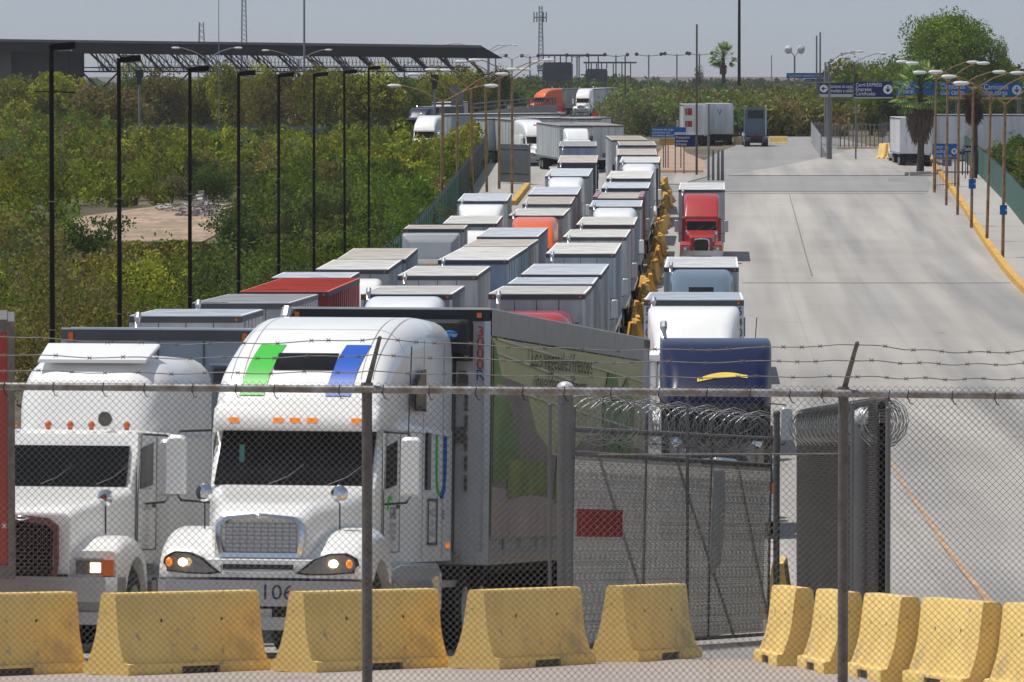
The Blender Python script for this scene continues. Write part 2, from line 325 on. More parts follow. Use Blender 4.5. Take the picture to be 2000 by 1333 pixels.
    # headlights
    for s in (-1, 1):
        if aero:
            def hl(b, s=s):
                out = [(.42, 0.98), (.5, 1.03), (.62, 1.13), (.80, 1.20), (.98, 1.21), (1.10, 1.15), (1.13, 1.06), (1.08, .99), (.8, .965), (.55, .96)]
                yy = lambda x: .02+.10*max(0, (x-.5)/.6)**2*1.6
                b.mi = 0; c = (s*.85, .05, 1.08)
                for m_, k, dy in ((1, 1.0, .0), (0, .86, -.02)):
                    b.mi = m_; cx, cz = .83, 1.08
                    A = [(s*(cx+(x-cx)*k), yy(x)+dy-.03, cz+(z-cz)*k) for x, z in out]; B = [(p[0], p[1]+.16, p[2]) for p in A]
                    b.loft([A, B])
            h = part('headlight', root, ('hl', aero, s), hl, [M_lens, M_blk])
            part('bulb', h, ('bulb', aero, s, lit), lambda b: b.ball((s*.86, -.015, 1.09), (.055, .02, .045)), M_lamp if lit else M_chr)
            part('turn_signal', h, ('turn', aero, s), lambda b: b.ball((s*1.03, .045, 1.09), (.04, .03, .05)), M_amb)
        else:
            h = part('headlight', root, ('hlc', s), lambda b: b.box(*sorted((s*.66, s*.98)), .10, .2, .93, 1.09), M_lens)
            part('bulb', h, ('bulbc', s, lit), lambda b: b.box(*sorted((s*.84, s*.965)), .085, .12, .955, 1.065), M_lamp if lit else M_chr)
            part('headlight_bezel', h, ('bez', s), lambda b: (b.box(*sorted((s*.64, s*1.0)), .09, .15, 1.09, 1.115), b.box(*sorted((s*.64, s*1.0)), .09, .15, .905, .93)), M_alu)
            part('turn_signal', h, ('turnc', s), lambda b: b.box(*sorted((s*.985, s*1.12)), .07, .26, .92, 1.10), M_ambdark)
    # cab
    CT = [(2.0, .97, 1.15, 1.95, .06), (2.12, .98, 1.12, 2.12, .06), (2.46, 1.0, 1.10, 2.60, .08), (2.6, 1.0, 1.10, 2.66, .1), (3.5, 1.01, 1.10, 2.70, .1), (3.62, 1.09, 1.10, 2.75, .1), (cab_end, 1.11, 1.12, 2.75, .1)] if aero else \
         [(2.14, .88, 1.15, 1.93, .05), (2.22, .89, 1.1, 2.02, .06), (2.42, .91, 1.05, 2.42, .06), (2.5, .92, 1.05, 2.58, .16), (2.9, .93, 1.05, 2.64, .18), (3.45, .93, 1.05, 2.64, .18)] + \
         ([(3.46, 1.09, .95, 2.62, .1), (cab_end, 1.10, .95, 2.66, .1)] if sleeper else [(3.6, .96, 1.05, 2.64, .18)])
    part('cab', root, ('cab', cab_end)+K, lambda b: b.loft([sl_(*r) for r in CT]), P)
    part('roof_fairing', root, ('fair', cab_end)+K, lambda b: b.loft([sl_(*r) for r in FAIRS[fair]]), PF, ang=60)
    # windshield
    z0, z1, y0, y1 = (1.96, 2.58, 2.0, 2.44) if aero else (1.96, 2.44, 2.17, 2.41)
    wx = .92 if aero else .82
    def ws(b):
        def q(x0, x1):
            P8 = []
            for dy in (-.035, .02):
                P8.append([(x0, y0+dy, z0), (x1, y0+dy, z0), (x1*.985 if x1 > 0 else x1, y1+dy, z1), (x0*.985 if x0 < 0 else x0, y1+dy, z1)])
            b.loft(P8)
        q(-wx, wx)
    part('windshield', root, ('ws', aero), ws, M_glass)
    if detail:
        for k, x in enumerate((-.35, .35)):
            part('wiper', root, ('wip', aero, k), lambda b: b.tube([(x, y0-.03, z0-.02), (x+.3, y0+.0, z0+.1), (x+.48, y0+.03, z0+.24)], .008, 4), M_blk)
        def cabin(b):
            b.mi = 0; b.box(-.62, -.45, y0+.05, y0+.06, z0+.2, z1-.05)
    # visor and lights
    if aero:
        part('sun_visor', root, ('vis',)+K, lambda b: b.loft([sl_(*r) for r in [(2.10, .93, 2.60, 2.66, .03), (2.14, .97, 2.58, 2.74, .05), (2.25, .985, 2.60, 2.88, .08), (2.5, .99, 2.62, 2.92, .1)]]), P)
        for x in (-.72, -.20, 0, .2, .72): part('marker_light', root, 'mk', lambda b: b.box(-.055, .055, -.02, .06, -.025, .025), M_amb, (x, 2.10, 2.70))
    else:
        for x in (-.72, -.28, 0, .27, .72):
            part('marker_light', root, 'mkc', lambda b: (b.ball((0, 0, .03), (.045, .06, .045), 10, 6), b.tube([(0, 0, -.03), (0, 0, .03)], .03)), M_ambdark, (x, 2.62, 2.66))
    if fair in ('wide', 'slope') and not aero:
        for x in (-.8, -.27, 0, .27, .8): part('marker_light', root, 'mk2', lambda b: b.box(-.06, .06, -.03, .05, -.02, .025), M_ambdark, (x, FAIR[fair][0][0]+.02, FAIR[fair][0][3]+.02))
    # doors, side glass, mirrors
    for s in (-1, 1):
        xo = s*1.005 if aero else s*.925
        d = part('door', root, ('door', s, aero, col), lambda b: b.box(*sorted((xo, xo+s*.012)), 2.32, 3.42, 1.22, 2.60), P)
        part('door_window', d, ('dw', s, aero), lambda b: b.loft([[(xo+s*e, 2.42, 1.93), (xo+s*e, 2.50, 2.42), (xo+s*e, 3.2, 2.50), (xo+s*e, 3.2, 1.99)] for e in (.0, .02)]), M_glass)
        part('door_seam', d, ('dsm', s, aero), lambda b: b.tube([(xo+s*.012, 2.32, 1.22), (xo+s*.012, 2.32, 1.9), (xo+s*.012, 2.5, 2.58), (xo+s*.012, 3.42, 2.60), (xo+s*.012, 3.42, 1.22), (xo+s*.012, 2.32, 1.22)], .008, 4), M_dgrey)
        part('door_handle', d, ('dh', s, aero), lambda b: b.box(*sorted((xo, xo+s*.035)), 3.2, 3.34, 1.72, 1.76), M_blk)
        mx = s*1.38
        m = part('mirror', root, ('mir', s, aero, col), lambda b: b.loft([sl_(1.98, .10, 1.88, 2.48, .05), sl_(2.02, .115, 1.85, 2.52, .06), sl_(2.14, .10, 1.88, 2.5, .05)]), P if aero else paint('silver'), (mx, 0, 0))
        part('mirror_bracket', m, ('mb', s), lambda b: b.tube([(-s*.36, 2.3, 2.58), (-s*.03, 2.05, 2.56), (-s*.0, 2.07, 2.5), (-s*.0, 2.1, 1.86), (-s*.05, 2.07, 1.78), (-s*.36, 2.4, 1.76)], .014, 5), M_blk)
        cm = part('convex_mirror', root, ('cmi', s), lambda b: b.lathe((0, 0, 0), (0, 1, 0), [(-.03, .02), (-.025, .07), (.0, .10), (.03, .09), (.07, .02)], 18), M_chr, (s*.78, .75 if aero else 1.15, 1.86 if aero else 1.82))
        part('stalk', cm, ('stk', s), lambda b: b.tube([(0, .03, -.08), (0, .06, -.42)], .009, 5), M_blk)
        if tanks:
            def tk(b):
                b.loft([[(s*(1.0+.14*math.cos(a)*1.2), y, .78+.26*math.sin(a)) for a in [2*math.pi*k/14 for k in range(14)]] for y in (3.1, 3.14, 5.0, 5.04)])
            part('fuel_tank', root, ('tank', s), tk, M_alu)
            part('step', root, ('step', s), lambda b: (b.box(*sorted((s*1.0, s*1.22)), 2.15, 3.0, .52, .58), b.box(*sorted((s*1.0, s*1.2)), 2.2, 3.0, .86, .91), b.box(*sorted((s*1.15, s*1.2)), 2.2, 2.26, .52, .9)), M_alu)
    if not aero or fair in ('aero',):
        part('exhaust_stack', root, 'exh', lambda b: b.tube([(-1.05, 0, 1.2), (-1.05, 0, 3.9), (-1.05, .05, 4.1), (-1.05, .15, 4.2)], .075, 10), paint('white') if aero else M_alu, (0, cab_end+.2, 0 if aero else -.1))
    return root
def cabover(root, col):
    P = paint(col); K = ('co', col)
    part('chassis', root, 'coch', lambda b: (b.box(-.45, -.33, .3, 2.9, .5, .8), b.box(.33, .45, .3, 2.9, .5, .8), b.box(-.5, .5, .4, 2.2, .7, 1.1)), M_frame)
    for s in (-1, 1): wheel(root, s*.98, 1.1)
    part('cab', root, K, lambda b: b.loft([sl_(*r) for r in smooth_tab([(0, 1.05, .9, 1.7, .05), (.05, 1.08, .85, 1.85, .06), (.28, 1.1, .85, 2.6, .12), (.5, 1.1, .9, 2.78, .16), (1.2, 1.1, .9, 2.85, .16), (2.1, 1.1, .95, 2.85, .14)], 2)]), P)
    part('windshield', root, 'cows', lambda b: b.loft([[(-.95, y-.02, 1.8), (.95, y-.02, 1.8), (.92, y+.2, 2.55), (-.92, y+.2, 2.55)] for y in (-.01, .06)]), M_glass)
    part('bumper', root, K+(1,), lambda b: b.loft([sl_(-.06, 1.05, .42, .8, .04), sl_(.12, 1.15, .42, .82, .04), sl_(.5, 1.15, .42, .82, .04)]), P)
    part('grille_mesh', root, 'cogr', lambda b: b.box(-.6, .6, -.03, .03, 1.05, 1.5), M_blk)
    for s in (-1, 1):
        part('headlight', root, ('cohl', s), lambda b: b.box(*sorted((s*.7, s*.98)), -.09, .0, .55, .7), M_lens)
        part('mirror', root, ('comi', s), lambda b: b.box(*sorted((s*1.2, s*1.38)), .1, .2, 1.75, 2.3), M_blk)
        part('door_window', root, ('codw', s), lambda b: b.box(*sorted((s*1.09, s*1.115)), .5, 1.4, 1.85, 2.5), M_glass)
    part('roof_fairing', root, K+(2,), lambda b: b.loft([sl_(*r) for r in smooth_tab([(.6, .9, 2.6, 2.85, .08), (.9, .95, 2.6, 3.2, .15), (1.4, 1.02, 2.6, 3.62, .2), (1.9, 1.05, 2.6, 3.75, .2), (2.1, 1.05, 2.6, 3.75, .2)])]), P)
def trailer(root, y0, L, w, h, col, roof, z0=0, rx=0, disc=False, reefer=False, ribs=True, rear='plain', lip=M_dgrey, deep=1.15):
    K = ('tr', round(L, 1), round(w, 2), round(h, 2), col); L = round(L, 1); w = round(w, 2); h = round(h, 2); hw = w/2
    def body(b):
        b.hexa([(-hw+.03, 0, deep), (hw-.03, 0, deep), (hw, L, deep), (-hw, L, deep), (-hw+.03, 0, h-.02), (hw-.03, 0, h-.02), (hw, L, h-.02), (-hw, L, h-.02)])
        if ribs:
            n = int(L/1.22)
            for i in range(n+1):
                y = .05+(L-.1)*i/n
                for s in (-1, 1): b.box(*sorted((s*(hw-.02), s*(hw+.012))), y-.03, y+.03, deep+.12, h-.12)
    t = part('trailer', root, K, body, boxp(col), (0, y0, z0), (rx, 0, 0))
    def rl(b):
        b.box(-hw-.02, hw+.02, -.02, .10, deep-.06, deep+.10)
        for s in (-1, 1): b.box(*sorted((s*(hw-.03), s*(hw+.022))), .11, L, deep-.06, deep+.12); b.box(*sorted((s*(hw-.06), s*(hw+.02))), -.015, .08, deep+.1, h-.13)
    part('frame_rail', t, K+(1,), rl, M_alu if col not in ('red', 'maroon') else boxp(col))
    def tr(b):
        b.box(-hw-.015, hw+.015, -.035, .05, h-.15, h-.012)
        for s in (-1, 1): b.box(*sorted((s*(hw-.03), s*(hw+.02))), .06, L, h-.13, h-.012)
    part('top_rail', t, K+(2, lip.name), tr, lip)
    def rf(b):
        b.box(-hw-.012, hw+.012, -.03, L+.01, h-.01, h+.015)
        n = int(L/.6)
        for i in range(n): y = .3+(L-.6)*i/max(1, n-1); b.box(-hw+.05, hw-.05, y-.02, y+.02, h+.016, h+.026)
    part('roof_sheet', t, K+(3, roof), rf, roofm(roof))
    def un(b):
        b.box(-.5, -.4, .8, L-.1, deep-.25, deep-.07); b.box(.4, .5, .8, L-.1, deep-.25, deep-.07)
        for s in (-1, 1): b.box(s*.75-.06, s*.75+.06, 2.4, 2.52, .35, deep-.07); b.box(s*.75-.14, s*.75+.14, 2.3, 2.62, .25, .35)
        for y in (L-2.9, L-1.6): b.box(-1, 1, y-.07, y+.07, .42, .6); b.box(-.9, .9, y-.05, y+.05, .6, deep-.07)
        b.box(-1.1, 1.1, L-.12, L-.04, .5, .6); b.box(-.6, -.5, L-.12, L-.04, .6, deep); b.box(.5, .6, L-.12, L-.04, .6, deep)
    part('underframe', t, ('un', L, deep), un, M_frame)
    for s in (-1, 1):
        for y in (L-2.9, L-1.6): wheel(t, s*(hw-.35), y, True, .5)
    for s in (-1, 1): part('corner_light', t, 'tcl', lambda b: b.box(-.03, .03, -.06, -.03, -.03, .03), M_ambdark, (s*(hw-.12), 0, h-.08))
    def fs(b):
        for x in (-.62, 0, .62): b.box(x-.012, x+.012, -.012, .01, deep+.1, h-.16)
        b.box(-.5, .5, -.06, -.0, deep+.15, deep+.5)
    part('front_seams', t, ('fs', h, deep), fs, M_galv)
    if disc: part('vent_disc', t, 'disc', lambda b: b.lathe((0, -.03, h-.75), (0, 1, 0), [(-.01, .22), (.0, .24), (.03, .24)], 18), M_dgrey)
    if reefer: part('cooling_unit', t, 'reef', lambda b: b.loft([sl_(*r) for r in [(-.5, .85, 2.0, h-.5, .15), (-.4, .95, 1.9, h-.4, .12), (-.04, .98, 1.85, h-.35, .1)]]), paint('silver'))
    def rd(b):
        for s in (-1, 1):
            b.box(*sorted((s*.02, s*(hw-.06))), L+.0, L+.035, deep+.12, h-.16)
            for x in (.3, .9): b.tube([(s*x, L+.06, deep+.1), (s*x, L+.06, h-.2)], .02, 5)
    part('rear_door', t, K+(5,), rd, boxp(col))
    return t
def place(root, X, D, yaw, L=6.0):
    Y2 = D+L*math.cos(yaw); root.location = (X, D, gz(D)); root.rotation_euler = (math.atan2(gz(Y2)-gz(D), L), 0, yaw)
# ------------------------------------------------------------------ ground, roads
def groundmat():
    m = bpy.data.materials.new('dry_soil'); m.use_nodes = True; n = m.node_tree; b = n.nodes["Principled BSDF"]; b.inputs["Roughness"].default_value = .95
    tc = n.nodes.new("ShaderNodeTexCoord")
    a = n.nodes.new("ShaderNodeTexNoise"); a.inputs["Scale"].default_value = .06; a.inputs["Detail"].default_value = 8
    c = n.nodes.new("ShaderNodeTexNoise"); c.inputs["Scale"].default_value = 1.4; c.inputs["Detail"].default_value = 6
    for q in (a, c): n.links.new(tc.outputs["Object"], q.inputs[0])
    r1 = n.nodes.new("ShaderNodeValToRGB"); r1.color_ramp.elements[0].color = (.10, .085, .045, 1); r1.color_ramp.elements[1].color = (.22, .17, .11, 1)
    r1.color_ramp.elements[0].position = .4; r1.color_ramp.elements[1].position = .62; n.links.new(a.outputs[0], r1.inputs[0])
    mx = n.nodes.new("ShaderNodeMixRGB"); mx.blend_type = 'MULTIPLY'; mx.inputs[0].default_value = .5
    n.links.new(r1.outputs[0], mx.inputs[1]); n.links.new(c.outputs[0], mx.inputs[2]); n.links.new(mx.outputs[0], b.inputs["Base Color"]); return m
def roadmat(name, base, streak=.22, lane=3.6, blot=.12):
    m = bpy.data.materials.new(name); m.use_nodes = True; n = m.node_tree; b = n.nodes["Principled BSDF"]; b.inputs["Roughness"].default_value = .85
    N = n.nodes.new; Lk = n.links.new; tc = N("ShaderNodeTexCoord")
    def noise(sc, rot, s, d=5):
        mp = N("ShaderNodeMapping"); mp.vector_type = 'TEXTURE'; mp.inputs["Rotation"].default_value = (0, 0, -rot); mp.inputs["Scale"].default_value = [1/q for q in sc]; Lk(tc.outputs["Object"], mp.inputs[0])
        z = N("ShaderNodeTexNoise"); z.inputs["Scale"].default_value = s; z.inputs["Detail"].default_value = d; Lk(mp.outputs[0], z.inputs[0]); return z
    def ramp(z, p0, p1, c0, c1):
        r = N("ShaderNodeValToRGB"); r.color_ramp.elements[0].position = p0; r.color_ramp.elements[1].position = p1
        r.color_ramp.elements[0].color = (*c0, 1); r.color_ramp.elements[1].color = (*c1, 1); Lk(z.outputs[0], r.inputs[0]); return r
    def mul(a, c, f=1):
        x = N("ShaderNodeMixRGB"); x.blend_type = 'MULTIPLY'; x.inputs[0].default_value = f; Lk(a.outputs[0], x.inputs[1]); Lk(c.outputs[0], x.inputs[2]); return x
    big = ramp(noise((1, .35, 1), 0, .09, 6), .3, .7, [c*(1-blot) for c in base], [c*(1+blot*.5) for c in base])
    st = ramp(noise((1, .012, 1), .035, .8, 3), .34, .60, (1-streak*.9,)*3, (1, 1, 1))          # tyre tracks along the lanes
    st2 = ramp(noise((1, .03, 1), .035, .30, 2), .36, .55, (1-streak*1.1, 1-streak, 1-streak*.85), (1, 1, 1))
    cr = ramp(noise((.08, 1, 1), 0, 1.3, 4), .3, .6, (.93, .93, .93), (1, 1, 1))           # broom texture across
    gr = ramp(noise((1, 1, 1), 0, 30, 3), .3, .7, (.9, .9, .9), (1.0, 1.0, 1.0))
    spots = ramp(noise((1, .4, 1), .035, .9, 7), .67, .73, (1, 1, 1), (.82, .81, .80))
    br = N("ShaderNodeTexBrick"); mp = N("ShaderNodeMapping"); mp.vector_type = 'TEXTURE'; mp.inputs["Rotation"].default_value = (0, 0, -.035); Lk(tc.outputs["Object"], mp.inputs[0]); Lk(mp.outputs[0], br.inputs[0])
    br.offset = 0; br.inputs["Color1"].default_value = (1, 1, 1, 1); br.inputs["Color2"].default_value = (.95, .95, .94, 1); br.inputs["Mortar"].default_value = (.84, .83, .82, 1); br.inputs["Scale"].default_value = 1
    br.inputs["Mortar Size"].default_value = .018; br.inputs["Brick Width"].default_value = 3.9; br.inputs["Row Height"].default_value = 6.5
    o = mul(mul(mul(mul(mul(mul(big, st), st2), cr), gr), spots), br); Lk(o.outputs[0], b.inputs["Base Color"])
    return m
M_soil = groundmat(); M_road = roadmat('road_concrete', (.45, .42, .385)); M_apron = roadmat('apron_concrete', (.47, .40, .35), .10)
M_plaza = roadmat('plaza_asphalt', (.31, .30, .29), .1); M_walk = roadmat('pavement_concrete', (.44, .41, .38), .04)
def ground():
    b = MB(); Ds = [-60, -20, 10, 30]; D = 32
    while D < 45000: Ds.append(D); D += max(3, D*.03)
    Ds.append(45000); xs = [-1]; n = 16
    vs = []; fs = []
    for D in Ds:
        W = 60+abs(D)*.5
        for i in range(n+1): vs.append((-W+2*W*i/n, D, gz(D)))
    for j in range(len(Ds)-1):
        for i in range(n): k = j*(n+1)+i; fs.append((k, k+1, k+n+2, k+n+1))
    b.add(vs, fs); tag(b.build('ground', M_soil), kind='structure')
ground()
def strip(name, rows, m, dz, kind='structure', step=None, **kw):   # rows: (pixel y, pixel x left, pixel x right), followed down the terrain
    rows = sorted(rows); L = []; y = rows[0][0]
    while y < rows[-1][0]:
        L.append(y); y += 1.5 if y < 260 else 3 if y < 420 else 8
    L = sorted(set(L+[r[0] for r in rows])); vs = []
    for y in L:
        _, a, c = interp([list(r) for r in rows], y); D = hit(1000, y).y; s = F/D
        for i in range(5): vs.append(((a+(c-a)*i/4-1000)/s, D, gz(D)+dz))
    b = MB(); b.add(vs, [(j*5+i, j*5+i+1, j*5+i+6, j*5+i+5) for j in range(len(L)-1) for i in range(4)])
    o = b.build(name, m); tag(o, kind=kind, **kw); return o
def wstrip(name, rows, m, dz, kind='structure'):                  # rows: (D, X left, X right) in metres
    vs = []; Ds = []
    D = rows[0][0]
    while D < rows[-1][0]: Ds.append(D); D += max(1.5, D*.02)
    Ds = sorted(set(Ds+[r[0] for r in rows]))
    for D in Ds:
        _, a, c = interp([list(r) for r in rows], D)
        for i in range(5): vs.append((a+(c-a)*i/4, D, gz(D)+dz))
    b = MB(); b.add(vs, [(j*5+i, j*5+i+1, j*5+i+6, j*5+i+5) for j in range(len(Ds)-1) for i in range(4)])
    o = b.build(name, m); tag(o, kind=kind); return o
# left edge of the paving follows the green fence, right edge the yellow kerb
def fenceX(D): return interp([[20, -16], [60, -14], [120, -9.2], [268, -5.9], [400, -3.4], [537, -1.6], [700, 1]], D)[1]
def kerbX(D):
    if D < 293: return 26+(293-D)*-.053
    return 26+(D-293)*.0532
wstrip('road', [(20, -30, 30), (60, -20, 30), (90, fenceX(90)-1, 22), (150, fenceX(150)-.4, 18.5+.0), (293, fenceX(293)-.2, 26), (400, fenceX(400)-.2, 31.7), (524, fenceX(524)-.2, 38.3)], M_road, .02)
wstrip('apron', [(20, -30, 30), (40, -30, 30), (56, -30, 30), (63.5, -30, 30)], M_apron, .04)
# plaza beyond the lanes
strip('plaza', [(376, 1180, 1812), (355, 1290, 1815), (330, 1350, 1800), (300, 1400, 1760), (286, 1436, 1700), (272, 1440, 1640), (268, 1442, 1600)], M_plaza, .05)
strip('side_road', [(345, 1420, 1820), (320, 1560, 1800), (300, 1640, 1790), (288, 1680, 1770)], M_road, .09)
strip('far_road', [(262, 1085, 1235), (246, 1120, 1230), (228, 1160, 1225), (216, 1180, 1215)], M_plaza, .12)
strip('exit_path', [(362, 1240, 1330), (345, 1270, 1390), (335, 1285, 1380)], M_road, .10)
strip('bare_earth', [(338, 1287, 1382), (315, 1287, 1375), (300, 1285, 1340), (285, 1300, 1330)], mat('pale_earth', (.40, .27, .19), .95, 0, .25, .3), .07)
strip('earth_bank', [(266, 1425, 1625), (256, 1100, 1625), (246, 1100, 1640), (240, 1230, 1640)], mat('pink_earth', (.42, .28, .21), .95, 0, .25, .2), .06)
strip('bare_patch', [(474, 215, 395), (462, 150, 420), (445, 150, 440), (428, 135, 420), (415, 230, 440), (405, 300, 495)], patch(patch(mat('bare_soil', (.40, .28, .20), .95, 0, .35, .25), (.22, .17, .11), .8, .48, .60, (1, .5, 1), .8), (.14, .15, .05), 1.7, .56, .62, (1, .4, 1), .8), .06)
strip('yard', [(283, 440, 600), (270, 380, 640), (262, 330, 560)], mat('yard_gravel', (.50, .42, .37), .95, 0, .2, .3), .06)
# pavement with yellow kerb on the right
wstrip('pavement', [(230, 22.8, 26), (293, 26, 29.2), (400, 31.7, 34.9), (540, 39.2, 42.6)], M_walk, .15)
def kerb(name, pts, hgt=.3, wd=.22, seg=3.0, m=None, **kw):
    b = MB(); P = [Vector(p) for p in pts]
    for a, c in zip(P, P[1:]):
        n = max(1, int((c-a).length/seg))
        for i in range(n):
            p = a.lerp(c, i/n); q = a.lerp(c, (i+.985)/n); d = (q-p).normalized(); sd = Vector((d.y, -d.x, 0))*wd/2
            zs = [gz(p.y), gz(q.y)]
            b.hexa([(p.x-sd.x, p.y-sd.y, zs[0]-.1), (p.x+sd.x, p.y+sd.y, zs[0]-.1), (q.x+sd.x, q.y+sd.y, zs[1]-.1), (q.x-sd.x, q.y-sd.y, zs[1]-.1),
                    (p.x-sd.x*.8, p.y, zs[0]+hgt), (p.x+sd.x*.8, p.y, zs[0]+hgt), (q.x+sd.x*.8, q.y, zs[1]+hgt), (q.x-sd.x*.8, q.y, zs[1]+hgt)])
    o = b.build(name, m or M_yelk); tag(o, **kw); return o
kerb('kerb', [(22.8, 231, 0), (26, 293, 0), (31.7, 400, 0), (38.5, 526, 0)], .32, .45, kind='structure')
kerb('kerb', [hit(1002, 402), hit(1030, 366)], .35, .5, kind='structure')
for px in ([(1735, 357), (1815, 357)], [(1772, 345), (1815, 343)]): kerb('kerb', [hit(*px[0]), hit(*px[1])], .35, .6, m=M_conc, kind='structure')
kerb('kerb', [hit(1635, 293), hit(1715, 293)], .3, .5, m=mat('rusty_kerb', (.34, .20, .10), .9, 0, .3), kind='structure')
kerb('kerb', [hit(1287, 340), hit(1375, 340)], .3, .5, m=mat('rusty_kerb', (.3, .2, .1)), kind='structure')
# joints, cracks and painted line
M_crack = mat('crack_filler', (.20, .19, .18), .9, 0, .4, 1)
for y, a, c in ((378, 1420, 1808), (553, 1450, 1975)): strip('road_joint', [(y, a, c), (y+1.2, a, c)], mat('joint_dirt', (.39, .37, .35), .9), .045)
strip('road_crack', [(378, 1540, 1541.5), (430, 1554, 1556), (500, 1573, 1575.5), (541, 1585, 1588)], M_crack, .045)
strip('orange_line', [(905, 1739, 1743), (960, 1770, 1777), (1040, 1825, 1835), (1075, 1845, 1856), (1190, 1935, 1950)], mat('orange_paint', (.48, .30, .17), .8, 0, .3, 2), .05)
# ------------------------------------------------------------------ queue of lorries
def semi(label, X, D, yaw, style, fair, col, tl, L, w, h, tcol, roof, group=None, cat='truck', trail2=None, fcol=None, sleeper=True, lit=False, detail=0, bob=False, **kw):
    """X, D: ground point under the front centre of the (first) trailer."""
    tx, ty = X+math.sin(yaw)*tl, D-math.cos(yaw)*tl
    r = empty('semi_truck', (0, 0, 0)); tag(r, label, cat, group)
    place(r, tx, ty, yaw, 6 if tl > 3 else 3); pr = r.rotation_euler[0]
    if style: 
        if style == 'cabover': cabover(r, col)
        else: tractor(r, style, fair, col, detail, fcol=fcol, lit=lit, sleeper=sleeper)
    if not bob:
        pt = math.atan2(gz(D+L*math.cos(yaw))-gz(D), L); loc_y = tl/math.cos(pr); dz = gz(D)-(gz(ty)+loc_y*math.sin(pr))
        t = trailer(r, loc_y, L, w, h, tcol, roof, dz, pt-pr, **kw)
        if trail2:
            X2, D2, L2, tc2, rc2 = trail2; p2 = math.atan2(gz(D2+L2)-gz(D2), L2)
            v = Matrix.Rotation(-yaw, 3, 'Z') @ Vector((X2-tx, D2-ty, 0))
            t2 = trailer(r, v.y/math.cos(pr), L2, w, h, tc2, rc2, gz(D2)-(gz(ty)+v.y*math.tan(pr)), p2-pr); t2.location.x = v.x
    return r
H0 = 4.05
